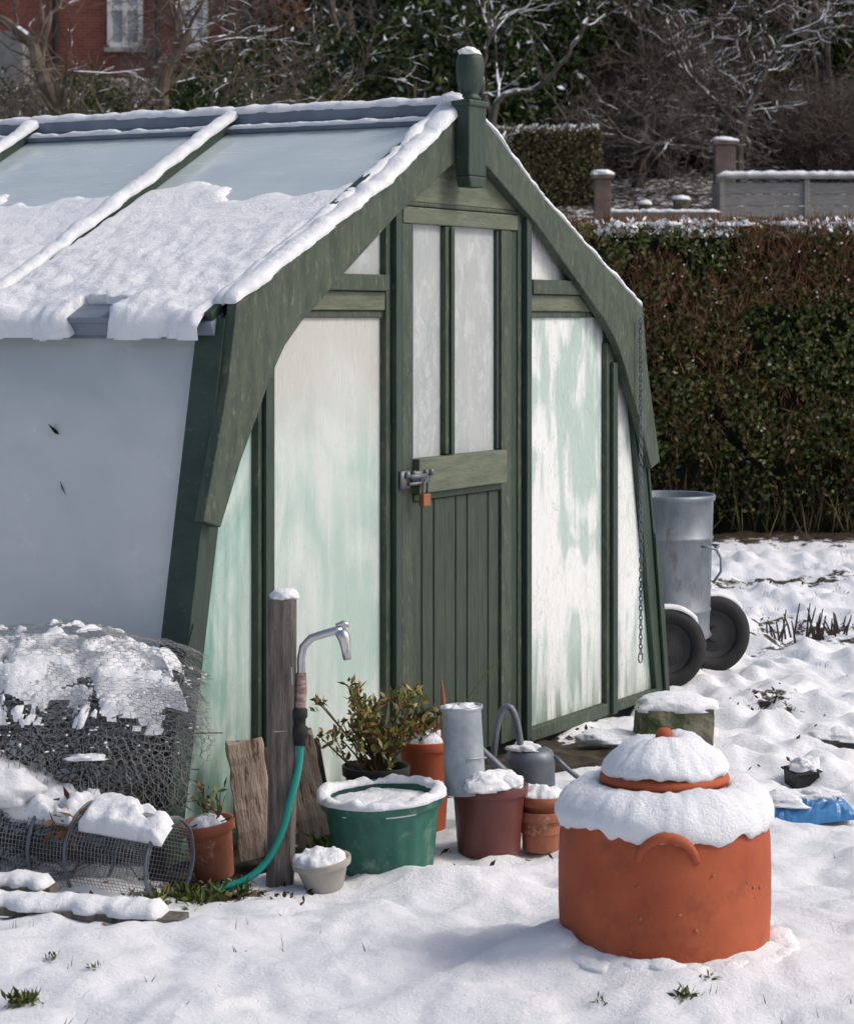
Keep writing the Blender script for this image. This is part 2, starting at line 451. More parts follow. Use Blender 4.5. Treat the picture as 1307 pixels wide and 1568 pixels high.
fn=MB(); fn.lathe([(0,2.368),(.038,2.368),(.042,2.376),(.032,2.384),(.03,2.392),(.040,2.41),(.047,2.44),(.050,2.48),(.048,2.515),(.042,2.53),(.028,2.535),(0,2.535)],(FU,-.088,0),32)
o=fn.obj('finial',GREEND,GH,smooth=True)
sb=MB(); sb.blob((FU-.018,-.09,2.534),(.04,.036,.022),3,.3)
sb.blob((FU-.06,-.05,2.37),(.03,.04,.025),5,.3)
sb.obj('finial_snow',SNOW,GH,smooth=True)
def pane(name,poly,v,mat,th=.004):
    p=MB(); p.prism(poly,v,v+th); return p.obj(name,mat,GH)
pane('pane_left_tall',[(-1.25,.04),(-.53,.04),(-.53,1.61),(-1.25,1.61)],.0,PL)
pane('pane_right_tall',[(1.25,.04),(.53,.04),(.53,1.61),(1.25,1.61)],.0,PR)
for s in(-1,1):
    pane('pane_top_triangle',[(s*.53,1.72),(s*1.12,1.72),(s*.53,2.02)],.0,PR if s>0 else PD)
    pane('pane_side_strip',[(s*1.32,.03),(s*1.79,.03),(s*1.47,1.5),(s*1.32,1.5)],.002,PT if s<0 else PR)
pane('pane_door_left',[(-.35,1.11),(-.12,1.11),(-.12,1.93),(-.35,1.93)],-.004,PD)
pane('pane_door_right',[(.29,1.11),(-.06,1.11),(-.06,1.93),(.29,1.93)],-.004,PD)
RU,RW,EU,EW=0.0,2.325,1.505,1.585
def slope(s,k,v,off=0):
    u=EU*k; w=RW+(EW-RW)*k
    nx_,nz_=(RW-EW),EU; L=math.hypot(nx_,nz_); nx_/=L; nz_/=L
    return (s*(u+nx_*off),v,w+nz_*off)
rg=MB()
for s in(-1,1):
    a=slope(s,0,.0);b=slope(s,1.01,.0);c=slope(s,1.01,LEN);d=slope(s,0,LEN)
    a2,b2,c2,d2=[slope(s,k,v,.006) for k,v in((0,0),(1.01,0),(1.01,LEN),(0,LEN))]
    rg.add([a,b,c,d,a2,b2,c2,d2],[(0,1,2,3),(7,6,5,4),(0,4,5,1),(1,5,6,2),(2,6,7,3),(3,7,4,0)])
rg.obj('roof_glass',PF,GH)
sg=MB()
for s in(-1,1):
    sg.add([(s*1.495,0,1.58),(s*1.82,0,0.0),(s*1.82,LEN,0.0),(s*1.495,LEN,1.58)],[(0,1,2,3)])
sg.obj('side_glass',PS,GH)
bk=MB(); bk.prism([(-1.8,0),(1.8,0),(1.5,1.6),(0,2.32),(-1.5,1.6)],LEN,LEN+.03); bk.obj('back_gable',GREEN,GH)
it=MB()
for s in(-1,1):
    a,b=sorted((s*1.62,s*.75)); it.bx(a,b,.10,3.6,.70,.74)
    for v in(.2,1.2,2.2,3.2): it.bx(s*1.62,s*1.58,v,v+.05,0,.699); it.bx(s*.80,s*.76,v,v+.05,0,.699)
    it.bx(s*1.50,s*1.2,.2,3.6,1.22,1.245)
it.obj('staging_bench',GREYW,GH)
ip=MB()
for (u,v,r_,h) in((.98,.2,.09,.17),(.75,.3,.07,.13),(-.9,.3,.1,.2),(-1.1,.22,.08,.15),(-1.4,.7,.09,.2),(-1.45,1.1,.08,.18),(-1.4,1.6,.1,.22)):
    ip.lathe([(0,.741),(r_*.75,.741),(r_,.74+h),(r_*.9,.74+h),(0,.74+h*.9)],(u,v,0),20)
ip.obj('pots_on_staging',REDP,GH,smooth=True)
P=[(-1.4+R.normal()*.08,.5+i*.0045+R.normal()*.05,1.0+abs(R.normal())*.12) for i in range(300)]+[(-1.0+R.normal()*.1,.28+R.normal()*.05,1.0+abs(R.normal())*.15) for i in range(90)]+[(.9+R.normal()*.1,.28+R.normal()*.05,.95+abs(R.normal())*.1) for i in range(60)]
leafmesh('plants_inside',np.array(P),.10,.04,Mleaf('indoor_leaf',[(0,(.01,.03,.01)),(1,(.04,.09,.03))]),GH)
BAY=.93
bars=MB(); lead=MB()
def slopebox(mb,s,k0,k1,v0,v1,o0,o1):
    P=[slope(s,k,v,o) for k in(k0,k1) for v in(v0,v1) for o in(o0,o1)]
    mb.add(P,[(0,1,3,2),(4,6,7,5),(0,4,5,1),(2,3,7,6),(0,2,6,4),(1,5,7,3)])
for s in(-1,1):
    for i in range(1,5):
        v=BAY*i if i<4 else LEN-.03
        slopebox(bars,s,.0,1.02,v-.022,v+.022,.007,.045)
        bars.prism([(s*1.500,1.56),(s*1.83,.0),(s*1.85,.0),(s*1.52,1.56)],v-.02,v+.02)
    slopebox(bars,s,0,1.02,.002,.03,.007,.05)
    slopebox(lead,s,.012,.050,.031,LEN,.008,.02)
    slopebox(lead,s,.051,.068,.031,LEN,.008,.028)
    slopebox(lead,s,.985,1.03,.0,LEN,-.02,.024)
    lead.bx(s*1.49,s*1.525,.0,LEN,1.535,1.572)
    bars.bx(s*1.80,s*1.86,.0,LEN,-.03,.035)
bars.obj('glazing_bars',GREEND,GH,bevel=.003)
lead.bx(-.05,.05,-.02,LEN,2.322,2.365)
lead.obj('ridge_and_gutter',LEAD,GH,bevel=.004)
cf=MB(); cf.prism([(-1.508,1.60),(-1.845,0),(-1.855,0),(-1.53,1.60)],-.03,.07); cf.prism([(1.508,1.60),(1.845,0),(1.855,0),(1.53,1.60)],-.03,.07); cf.obj('corner_boards',GREEND,GH,bevel=.002)
ven=MB(); slopebox(ven,-1,.975,1.034,.37,.53,.025,.045); ven.obj('vent_handle',LEAD,GH,bevel=.004)
def roofsnow(s,v0,v1,seed,notch=None,k0=.42,kend=1.05):
    mb=MB(); nu=int((v1-v0)/.011); nk=150; H={}; grid={}
    for i in range(nu+1):
        v=v0+(v1-v0)*i/nu
        bias=.10*fb(v*1.8+seed,seed*2,0,2)+.03*fb(v*11,seed,3,2)
        kb=kend+.010*fb(v*9,seed*3,5,3)
        for j in range(nk+1):
            k=.1+j*(1.09-.1)/nk
            e=(k-(k0+bias+.05*fb(v*6,k*10,seed,3)))/.045
            t=(max(0,min(1,e))**.6)*(.020+.034*sstep(k0,1,k))
            e2=(kb-k)/.03
            t*= (max(0,min(1,e2))**.5)
            em=min(v-v0,v1-v)/.02
            t*=min(1,.5+max(0,em)*.5)
            if notch and notch[0]<v+.012*fb(k*30,0,seed,2)<notch[1] and k>notch[2]+.008*fb(v*20,0,seed,2): t=0
            t*=1+.30*fb(v*5,k*7,seed+3,3)+.18*fb(v*20,k*28,seed,2)
            if t>.003: grid[(i,j)]=slope(s,k,v,.012+t)
            H[(i,j)]=(v,k)
    vid={};vs=[];fs=[]
    def gv(i,j):
        if (i,j) not in vid:
            p=grid.get((i,j))
            if p is None: v,k=H[(i,j)]; p=slope(s,k,v,.004 if k<1.03 else -.012)
            vid[(i,j)]=len(vs); vs.append(p)
        return vid[(i,j)]
    for i in range(nu):
        for j in range(nk):
            q=[(i,j),(i,j+1),(i+1,j+1),(i+1,j)]
            if any(c in grid for c in q): fs.append(tuple(gv(*c) for c in q))
    mb.add(vs,fs); return mb
sn=[roofsnow(-1,.03,BAY-.022,1,(.37,.53,.972),.40),roofsnow(-1,BAY+.022,2*BAY-.022,4,None,.42),roofsnow(-1,2*BAY+.022,3*BAY-.022,8,None,.42),roofsnow(-1,3*BAY+.022,LEN-.05,9,None,.45),
    roofsnow(1,.03,BAY-.022,13,None,.3),roofsnow(1,BAY+.022,LEN-.05,14,None,.3)]
for i,m_ in enumerate(sn): m_.obj('roof_snow_%d'%i,SNOW,GH,smooth=True)
st=MB()
st.strip([(-.01,-.03,2.362),(0,LEN,2.362)],.085,.032,2)
for i in range(4): st.strip([slope(-1,.060,BAY*i+.035,.024),slope(-1,.060,min(LEN,BAY*(i+1)-.03),.024)],.035,.014,5+i,amp=.9)
for s in(-1,1):
    for i in range(1,4):
        v=BAY*i; n_=(s*(RW-EW),0,EU)
        st.strip([slope(s,0.0,v,.044),slope(s,1.02,v,.044)],.066,.026,10+i+s,side=n_,amp=.4)
    vs_=[(s*.02,-.035,2.365),(s*.59,-.035,2.055),(s*1.52,-.035,1.645)]
    st.strip(vs_,.08 if s<0 else .06,.029 if s<0 else .016,20+s,side=(s*.45,0,.9),amp=.5)
    st.strip([(s*.03,.012,2.362),(s*.59,.012,2.062),(s*1.50,.012,1.64)],.05,.026,26+s,side=(s*.45,0,.9),amp=.5)
for _ in range(16):
    w=rnd.uniform(.74,.92); u=-(1.522+(1.6-w)*.205)
    v=rnd.uniform(-.02,.02); a=rnd.uniform(.003,.007); st.blob((u-.002,v,w),(.003,a,a*1.2),rnd.random()*9,.6,sub=5)
st.obj('frame_snow',SNOW,GH,smooth=True)
ch=MB(); w=1.585;i=0
while w>.23:
    du=.012*math.sin(w*1.3); c=Vector((1.435+du*.3,-.085,w)); pts=[]
    for k in range(10):
        th=2*math.pi*k/10; a=.0075*math.cos(th); b=.0135*math.sin(th)
        pts.append((c.x+(a if i%2 else a*.3),c.y+(0 if i%2 else a),c.z+b))
    ch.tube(pts,.0027,5,closed=True); w-=.0195; i+=1
pts=[(1.435+.02*math.cos(2*math.pi*k/16),-.085,.215+.022*math.sin(2*math.pi*k/16)) for k in range(16)]
ch.tube(pts,.0035,6,closed=True)
ch.obj('hanging_chain',GALVD,GH,smooth=True)
hp=MB(); hp.bx(-.50,-.44,-.058,-.049,1.02,1.08); hp.bx(-.425,-.30,-.06,-.053,1.03,1.075)
hp.tube([(-.46,-.07,1.06),(-.36,-.075,1.06)],.008,8); hp.tube([(-.46,-.065,1.035),(-.33,-.07,1.035)],.006,8)
for u in(-.47,-.42,-.34,-.30): hp.blob((u,-.065,1.068),(.012,.01,.012),u,.05,sub=6,flat=1)
hp.tube([(-.385,-.075,.995),(-.385,-.08,1.03),(-.37,-.08,1.042),(-.355,-.08,1.03),(-.355,-.075,.995)],.0045,6)
hp.obj('door_hasp',GALVD,GH,smooth=True)
pk=MB(); pk.bx(-.395,-.345,-.088,-.066,.955,.998); pk.obj('padlock',BRASS,GH,bevel=.004)

# ------------------------------------------------------------------ rhubarb forcer
FX,FY=.59,5.98
FO=empty('terracotta_rhubarb_forcer',(FX,FY,0))
f=MB(); f.lathe([(.245,-.05),(.252,.0),(.258,.06),(.262,.15),(.262,.24),(.260,.31),(.256,.35),(.246,.385),(.228,.408),(.195,.425),(.165,.43),(.153,.432),(.15,.455),(.14,.455),(.14,.40)],seg=96,jit=lambda r,z,th,i:(r*(1+.006*math.sin(2*th+1)+.004*noise.noise(Vector((th*2,z*8,0)))),z))
f.lathe([(.0,.535),(.02,.533),(.06,.52),(.11,.495),(.145,.475),(.158,.468),(.162,.458),(.158,.45),(.145,.448),(0,.448)],seg=72)
f.lathe([(0,.580),(.014,.578),(.021,.57),(.023,.555),(.018,.54),(.018,.52)],seg=32)
hpts=[]
for i in range(19):
    t=i/18; ang=math.radians(-94+(-16+ 32*t)); z=.298+.066*math.sin(math.pi*t)**.55
    rr=.254+.015*math.sin(math.pi*t)**.6
    hpts.append((rr*math.cos(ang),rr*math.sin(ang),z))
f.tube(hpts,[.009+.005*math.sin(math.pi*i/18) for i in range(19)],10)
f.obj('forcer_body',TERRA,FO,smooth=True)
fc=MB()
for k in range(30):
    th=math.radians(rnd.uniform(-160,-20)); z=rnd.uniform(.03,.27); a=rnd.uniform(.002,.006)
    fc.blob((.2605*math.cos(th),.2605*math.sin(th),z),(a,a,a*rnd.uniform(.5,1)),k,.4,sub=5,flat=1)
fc.obj('forcer_chips',TERRA2,FO,smooth=True)
def fj(r,z,th,i):
    x,y=r*math.cos(th),r*math.sin(th)
    n=fb(x*9,y*9,z*7,3); n2=fb(x*26,y*26,z*20,2)
    if i<=1: return r+.003*n2, z+.022*fb(x*9,y*9,1,3)+.012*n2+.012*max(0,-math.cos(th))-.006
    return r*(1+.025*n+.012*n2), z+.012*n+.006*n2
fs=MB(); fs.lathe([(.257,.350),(.264,.352),(.270,.368),(.270,.388),(.260,.410),(.243,.428),(.222,.442),(.198,.450),(.175,.452),(.158,.446),(.152,.415)],seg=170,jit=fj)
def lj(r,z,th,i):
    x,y=r*math.cos(th),r*math.sin(th)
    n=fb(x*9+9,y*9,4,3); n2=fb(x*30,y*30,7,2)
    if i<=1: return r+.006*n, z+.008*n2+.014*n
    return r*(1+.04*n+.012*n2), z+.017*n+.006*n2
fs.lathe([(.148,.476),(.155,.472),(.161,.486),(.152,.503),(.132,.522),(.106,.539),(.08,.551),(.055,.558),(.035,.558),(.024,.55),(.018,.54)],seg=130,jit=lj)
fs.obj('forcer_snow',SNOW,FO,smooth=True)
rb=MB()
for k in range(26):
    th=2*math.pi*k/26+rnd.uniform(-.08,.08); rr=.285+rnd.uniform(-.01,.02)
    rb.blob((rr*math.cos(th),rr*math.sin(th),gz(FX+rr*math.cos(th),FY+rr*math.sin(th))-.022),(rnd.uniform(.03,.05),rnd.uniform(.03,.08),rnd.uniform(.02,.034)),k,.25,sub=12,rotz=th)
rb.obj('snow_at_base',SNOW,FO,smooth=True)

# ------------------------------------------------------------------ pots
def potprof(rt,rb_,h,lip=.014,lh=.03,th=.008):
    return [(0,0),(rb_,0),(rb_+.003,.004),(rt-lip*.7,h-lh),(rt,h-lh+.002),(rt+.002,h),(rt-th,h),(rt-th-.004,h-lh),(rb_+.01,h*.45),(0,h*.45)]
def snowcap(mb,c,r,h,seed,edge=.1,zj=.012):
    def j(rr,z,th,i):
        x,y=rr*math.cos(th)/r,rr*math.sin(th)/r
        n=fb(x*1.5+seed*3,y*1.5,seed,3); n2=fb(x*4+seed,y*4,seed,3)
        q=min(1,rr/r*1.6)
        return rr*(1+edge*n*q), z+(zj*n+zj*.5*n2)*(1 if z>0 else .3)
    prof=[(0,h),(r*.12,h*.99),(r*.25,h*.97),(r*.38,h*.93),(r*.5,h*.87),(r*.63,h*.78),(r*.75,h*.67),(r*.85,h*.55),(r*.93,h*.4),(r*1.0,h*.12),(r*.98,-.006),(r*.8,-.01),(0,-.01)]
    mb.lathe(prof,c,64,j)
def pot(name,x,y,rt,rb_,h,mat,tilt=None,snow=None,z=-.005,lip=.014,lh=.03,seed=1,jit=None):
    e=empty(name,(x,y,z)); m=MB(); m.lathe(potprof(rt,rb_,h,lip,lh),(0,0,0),64,jit); o=m.obj('pot_body',mat,e,smooth=False,bevel=.001)
    for p in o.data.polygons: p.use_smooth=True
    if tilt: e.rotation_euler=tilt
    if snow:
        s_=MB(); snowcap(s_,(0,0,h+snow[1]),rt*snow[0],snow[2],seed); s_.obj('pot_snow',SNOW,e,smooth=True)
    else:
        s_=MB(); s_.lathe([(0,h*.9),(rt-.012,h*.9)],seg=24); s_.obj('pot_soil',DARK,e)
    return e
pot('terracotta_flower_pot',-.605,6.88,.077,.052,.165,TERRA2,(math.radians(4),math.radians(-8),0),(.75,-.02,.035),seed=3,z=0.0)
pot('grey_bowl',-.285,6.72,.082,.05,.085,GREYW,(math.radians(5),math.radians(-7),0),(.90,-.008,.032),lh=.02,seed=5,z=.005)
tub=pot('green_planter_tub',-.12,7.0,.178,.135,.225,TUBG,(math.radians(2),math.radians(-3),0),(.92,-.035,.020),lip=.02,lh=.035,seed=8,jit=lambda r,z,th,i:(r*(1+(.018*math.sin(th*18) if i<4 else 0)),z))
s_=MB()
s_.strip([(.172*math.cos(t*2*math.pi/60),.172*math.sin(t*2*math.pi/60),.217) for t in range(61)],.038,.019,4,amp=1.0); s_.obj('rim_snow',SNOW,tub,smooth=True)
bp_=pot('black_pot_with_shrub',-.155,7.33,.103,.08,.235,BLACKP,None,None,lh=.03,z=0)
tp2=pot('terracotta_pot_with_plant',-.005,7.52,.088,.06,.28,TERRA,None,(.8,-.01,.05),seed=12,z=0)
rp=pot('red_brown_plastic_pot',.185,7.19,.116,.09,.205,REDP,None,(.98,-.01,.024),lh=.028,seed=17,z=0)
st_=pot('stacked_terracotta_pots',.345,7.23,.072,.055,.12,TERRA2,None,None,z=0)
m=MB(); m.lathe(potprof(.07,.052,.1),(0.004,0,.065),40); m.obj('inner_pot',TERRA2,st_,smooth=True)
m=MB(); snowcap(m,(0,0,.165),.068,.026,21); m.obj('stack_snow',SNOW,st_,smooth=True)
gc=empty('galvanised_funnel_tube',(.125,7.14,0)); m=MB()
m.lathe([(.066,.19),(.066,.2),(.061,.21),(.058,.43),(.060,.435),(.064,.44),(.064,.448),(.058,.448),(.056,.43),(.06,.22)],seg=40,tilt=Matrix.Rotation(math.radians(-3),3,'Y'))
m.tube([(-.055+.0,-.03,.30),(-.0,-.064,.30),(.05,-.035,.30)],.003,5)
m.obj('tube_body',GALV,gc,smooth=True)
m=MB(); snowcap(m,(-.02,0,.437),.054,.012,30); m.blob((.05,-.05,.215),(.07,.045,.045),5,.3,rotz=.4); m.blob((.10,.0,.22),(.055,.05,.035),6,.3)
m.obj('tube_snow',SNOW,gc,smooth=True)
wc=empty('watering_can',(.325,7.58,0)); m=MB()
m.lathe([(0,0),(.08,0),(.083,.01),(.08,.02),(.078,.20),(.082,.21),(.07,.235),(.045,.25),(.04,.245),(.06,.225),(0,.2)],seg=40)
m.tube([(-.03,-.075,.13),(-.10,-.09,.2),(-.17,-.1,.27),(-.2,-.105,.29)],[.018,.014,.011,.02],12)
m.tube([(.075+.09*math.sin(math.pi*i/12),-.02,.07+.15*i/12+.02*math.sin(math.pi*i/6)) for i in range(13)],.008,8)
m.tube([(-.065-.02*math.cos(math.pi*i/14)-.015*i/14+.06*(1-math.cos(math.pi*i/14))/2-.03,-.03,.18+.2*math.sin(math.pi*i/14)) for i in range(15)],[.011]*15,8)
m.obj('can_body',GALVD,wc,smooth=True)
m=MB(); m.blob((-.02,-.02,.245),(.05,.045,.02),7,.4); m.obj('can_snow',SNOW,wc,smooth=True)
# ------------------------------------------------------------------ plants in pots
LEAFP=Mleaf('skimmia_leaf',[(0,(.05,.075,.012)),(.4,(.12,.13,.028)),(.75,(.26,.19,.045)),(1,(.27,.09,.035))],.4)
TWIG=M('twig',(.07,.05,.03),(.14,.10,.06),10,.8,bump=0)
def potplant(parent,base,n,h,spread,seed,leafsz=.035,tuft=14,mat=LEAFP):
    r=random.Random(seed); m=MB(); P=[]
    for i in range(n):
        a=r.uniform(0,2*math.pi); rad=spread*r.uniform(.2,1); top=Vector((base[0]+rad*math.cos(a),base[1]+rad*math.sin(a)*.7,base[2]+h*r.uniform(.35,1)))
        b=Vector(base); mid=b.lerp(top,.5)+Vector((r.uniform(-.02,.02),r.uniform(-.02,.02),-.01))
        m.tube([b,mid,top],[.004,.003,.002],5)
        for k in range(tuft):
            P.append(top+Vector((r.gauss(0,.008),r.gauss(0,.008),r.gauss(0,.012))))
        for k in range(3):
            t2=mid.lerp(top,r.random())+Vector((r.uniform(-.05,.05),r.uniform(-.03,.03),r.uniform(-.01,.05)))
            m.tube([mid,t2],[.0025,.0015],4)
            for q in range(tuft//2): P.append(t2+Vector((r.gauss(0,.006),r.gauss(0,.006),r.gauss(0,.008))))
    m.obj('stems',TWIG,parent)
    leafmesh('leaves',np.array([tuple(p) for p in P]),leafsz,leafsz*.38,mat,parent,updir=(0,0,.7),spread=.8)
potplant(bp_,(0,0,.2),26,.26,.20,4,leafsz=.032)
potplant(tp2,(0,0,.26),8,.16,.07,9)
m=MB(); m.tube([(.055,-.03,.2),(.055,-.03,.42),(.05,-.03,.47)],[.008,.007,.003],7); m.obj('wooden_stake',TERRA2,tp2)
m=MB(); m.tube([(.0,0,.25),(.09,0,.35),(.2,0,.5),(.235,0,.53)],[.002,.002,.0015,.001],4); m.obj('long_stem',Mleaf('stem',[(0,(.12,.14,.03)),(1,(.12,.14,.03))]),tp2)
tpp=bpy.data.objects['terracotta_flower_pot']
potplant(tpp,(0,0,.14),4,.12,.06,14,.03,5)
WEED=Mleaf('weed_leaf',[(0,(.03,.06,.015)),(.6,(.08,.11,.03)),(1,(.2,.18,.08))])
def tuft(name,x,y,n,size,sz,up=.7,mat=WEED,w=.3):
    e=empty(name,(x,y,gz(x,y)))
    P=np.stack([R.normal(0,size,n),R.normal(0,size,n),R.uniform(-.005,size*.6,n)],1)
    leafmesh('leaves',P,sz,sz*w,mat,e,updir=(0,0,up),spread=.8)
for x,y,n,s,z in((-.94,5.62,130,.018,.028),(-.92,5.9,24,.010,.02),(.59,5.53,50,.011,.024),(-.80,5.78,14,.01,.018),(.655,5.62,10,.008,.02),(.40,5.52,14,.012,.02)):
    tuft('weed_plant',x,y,n,s,z)
for x,y in((-.6,6.62),(-.52,6.66),(-.68,6.6),(-.3,7.25),(-.75,6.55),(-.64,6.56)):
    tuft('weed_plant',x,y,60,.03,.035)
P=[]
for _ in range(46):
    y=rnd.uniform(5.3,7.2); x=rnd.uniform(-.18,.18)*y
    u,v=U(x,y)
    if v>-.1 or math.hypot(x-FX,y-FY)<.3: continue
    for k in range(rnd.randint(1,3)): P.append((x+rnd.gauss(0,.012),y+rnd.gauss(0,.012),gz(x,y)-.012))
for _ in range(200):
    x=rnd.uniform(1.2,3.2); y=rnd.uniform(11,17.2)
    for k in range(rnd.randint(1,4)): P.append((x+rnd.gauss(0,.03),y+rnd.gauss(0,.03),gz(x,y)-.005))
STRAW=Mleaf('straw',[(0,(.07,.055,.03)),(.5,(.16,.125,.07)),(1,(.05,.065,.022))])
leafmesh('dry_grass',np.array(P),.045,.0025,STRAW,None,updir=(0,0,1.3),spread=.55)
P=[]
for (cx,cy,sx,sy,n) in((1.45,10.0,.10,.15,40),(1.95,14.3,.5,.12,120),(1.5,9.05,.12,.1,14),(1.3,8.5,.08,.08,10),(-.6,6.62,.16,.06,120),(-.05,7.15,.25,.05,60),(.75,8.2,.2,.12,40),(1.9,12.6,.4,.15,40),(.1,6.9,.2,.03,12),(-1.0,6.2,.15,.04,8),(.72,9.2,.12,.1,20)):
    for _ in range(n):
        x=cx+rnd.gauss(0,sx); y=cy+rnd.gauss(0,sy)
        u,v=U(x,y)
        if v>-.02 and u<1.9: continue
        P.append((x,y,gz(x,y)-.006+rnd.uniform(0,.008)))
leafmesh('garden_debris',np.array(P),.028,.013,Mleaf('debris',[(0,(.02,.014,.01)),(.6,(.06,.04,.025)),(1,(.16,.10,.05))]),None,updir=(0,0,.1))
P=[]
for _ in range(190):
    x=rnd.uniform(1.3,4.5); P.append((x,rnd.uniform(16.8,17.8),.0))
leafmesh('dead_stalks',np.array(P),.36,.009,STRAW,None,updir=(0,0,2),spread=.6)
m=MB()
for i in range(75):
    x=rnd.uniform(1.68,2.75); y=12.05+rnd.uniform(-.2,.2)+.1*(x-1.7); h=rnd.uniform(.05,.16); a=rnd.gauss(0,.02)
    m.tube([(x,y,-.02),(x+a*.5,y,h*.5),(x+a,y+rnd.gauss(0,.01),h)],[.006,.005,.003],5)
m.obj('cut_stem_row',M('stem_dark',(.03,.018,.014),(.06,.04,.03),10,.8),None)

# ------------------------------------------------------------------ post with tap
pt=empty('standpipe_post',(-.41,6.78,0)); m=MB()
vs=[];K=24
for j in range(40):
    z=-.05+j*.86/39
    for k in range(K):
        th=2*math.pi*(k+.5)/K; c,s=math.cos(th),math.sin(th); q=.038/max(abs(c),abs(s))**.85
        q*=1+.06*noise.noise(Vector((c*2,s*2,z*3)))+.09*abs(noise.noise(Vector((c*9,s*9,z*1.2))))
        vs.append((q*c+.018*(z-.4)*.6+.004*math.sin(z*5),q*s,z))
fsx=[(j*K+k,j*K+(k+1)%K,(j+1)*K+(k+1)%K,(j+1)*K+k) for j in range(39) for k in range(K)]+[tuple(39*K+k for k in range(K))]
m.add(vs,fsx); m.obj('post',WOOD,pt)
m=MB(); m.blob((.008,0,.812),(.042,.042,.026),2,.15); m.obj('post_snow',SNOW,pt,smooth=True)
m=MB(); m.tube([(.058,-.02,.50),(.056,-.02,.64),(.062,-.02,.675),(.085,-.025,.70),(.12,-.03,.712),(.155,-.03,.722),(.172,-.03,.722)],.0115,12)
m.tube([(.165,-.03,.722),(.178,-.03,.70),(.182,-.03,.672),(.186,-.03,.64)],[.017,.018,.014,.011],12)
m.tube([(.155,-.03,.735),(.175,-.03,.742),(.192,-.03,.737)],[.006,.009,.006],8); m.tube([(.172,-.03,.72),(.174,-.03,.74)],.006,8)
m.obj('tap_pipe',CHROME,pt,smooth=True)
m=MB(); m.tube([(.056,-.02,.60),(.057,-.02,.55),(.055,-.025,.51),(.054,-.03,.47)],[.015,.016,.015,.013],12); m.obj('copper_joint',M('rusty_tape',(.16,.05,.03),(.35,.30,.27),22,.5,(1,1,4)),pt,smooth=True)
m=MB(); m.lathe([(.014,.505),(.021,.50),(.021,.478),(.016,.474),(.016,.455),(.022,.45),(.022,.425),(.017,.42),(.017,.40),(.0,.40)],(.054,-.03,0),20); m.obj('hose_connector',RUB,pt,smooth=True)
m=MB(); H=[(.054,-.03,.41),(.053,-.032,.36),(.042,-.045,.30),(.025,-.055,.24),(.012,-.06,.185),(-.010,-.065,.13),(-.035,-.07,.085),(-.07,-.08,.05),(-.11,-.09,.028),(-.16,-.10,.015),(-.22,-.09,.005)]
HP=[]
for i in range(len(H)-1):
    p0,p1,p2,p3=[Vector(H[max(0,min(len(H)-1,i+q))]) for q in(-1,0,1,2)]
    for k in range(5):
        t=k/5; HP.append(.5*((2*p1)+(p2-p0)*t+(2*p0-5*p1+4*p2-p3)*t*t+(3*p1-p0-3*p2+p3)*t*t*t))
m.tube(HP,.0105,12); m.obj('hose',HOSE,pt,smooth=True)
m=MB(); m.tube([(.05,-.03,.44),(-.02,-.045,.44)],.002,4); m.tube([(.03,-.045,.62),(.035,-.02,.50)],.003,5); m.obj('tie_wire',WIRE,pt)
def log(name,c,d,rot,seed):
    e=empty(name,c); e.rotation_euler=rot
    m=MB(); n=16; vs=[]
    for j in range(n+1):
        z=d[2]*(j/n)
        for (a,b) in((-.5,-.5),(-.2,-.53),(.1,-.56),(.5,-.5),(.5,.5),(-.5,.5)):
            vs.append((a*d[0]*(1+.18*noise.noise(Vector((a*3+seed,j*.5,b)))),b*d[1]*(1+.2*noise.noise(Vector((seed,j*.6,a)))),z+.02*noise.noise(Vector((a*5,b*5,seed)))))
    fs=[(j*6+k,j*6+(k+1)%6,(j+1)*6+(k+1)%6,(j+1)*6+k) for j in range(n) for k in range(6)]+[(5,4,3,2,1,0),tuple(n*6+k for k in range(6))]
    m.add(vs,fs); m.obj('log_body',LOG,e,bevel=.003)
    m=MB(); m.box((d[0]*.54,0.01,d[2]*.47),(.02,d[1]*.9,d[2]*.9)); m.obj('log_bark',BARK,e,bevel=.006); return e
log('split_log',(-.50,7.12,0),(.105,.05,.345),(math.radians(-8),math.radians(-6),.2),2)
log('split_log',(-.335,7.30,0),(.10,.05,.34),(math.radians(-6),math.radians(-10),.1),5)

# ------------------------------------------------------------------ wire netting heap + snow
nh=empty('chicken_wire_heap',(0,0,0)); m=MB()
def heap(a,b,layer):
    th=math.pi*(.03+.94*b)
    s=.78+.22*math.sin(math.pi*min(1,max(0,a*.9+.05)))**.3
    k=(.80+.05*layer)
    ry=.24*k*s; rz=.67*k*s
    x=-1.46+ .82*a
    y=6.98-ry*math.cos(th)*.9
    z=.02+rz*(math.sin(th)**.34)*(.93-.08*(a-.4))
    n=.05*fb(a*4+layer*7,b*5,layer,3); n2=.030*fb(a*4+layer*3,b*5+20,layer,3)
    return (x+n*.6,y+n,z+n2*(.4+.6*b))
cell=.017
for layer in range(6):
    W_=.80; L_=1.4; nxh=int(W_/(cell*1.732)); nyh=int(L_/(cell*1.5))
    for i in range(nxh):
        for j in range(nyh):
            if layer==5 and not(.25<j/nyh<.75): continue
            cx=(i+.5*(j%2))*cell*1.732; cy=j*cell*1.5
            p=[(cx,cy+cell*.5),(cx,cy-cell*.5),(cx-cell*.866,cy-cell),(cx+cell*.866,cy-cell)]
            q=[heap(a/W_,b/L_,layer+(1.2 if layer==5 else 0)) for a,b in p]
            m.tube([q[0],q[1]],.0009,3,cap=False); m.tube([q[1],q[2]],.0006,3,cap=False); m.tube([q[1],q[3]],.0006,3,cap=False)
m.obj('netting',WIRE,nh)
m=MB(); r=random.Random(5)
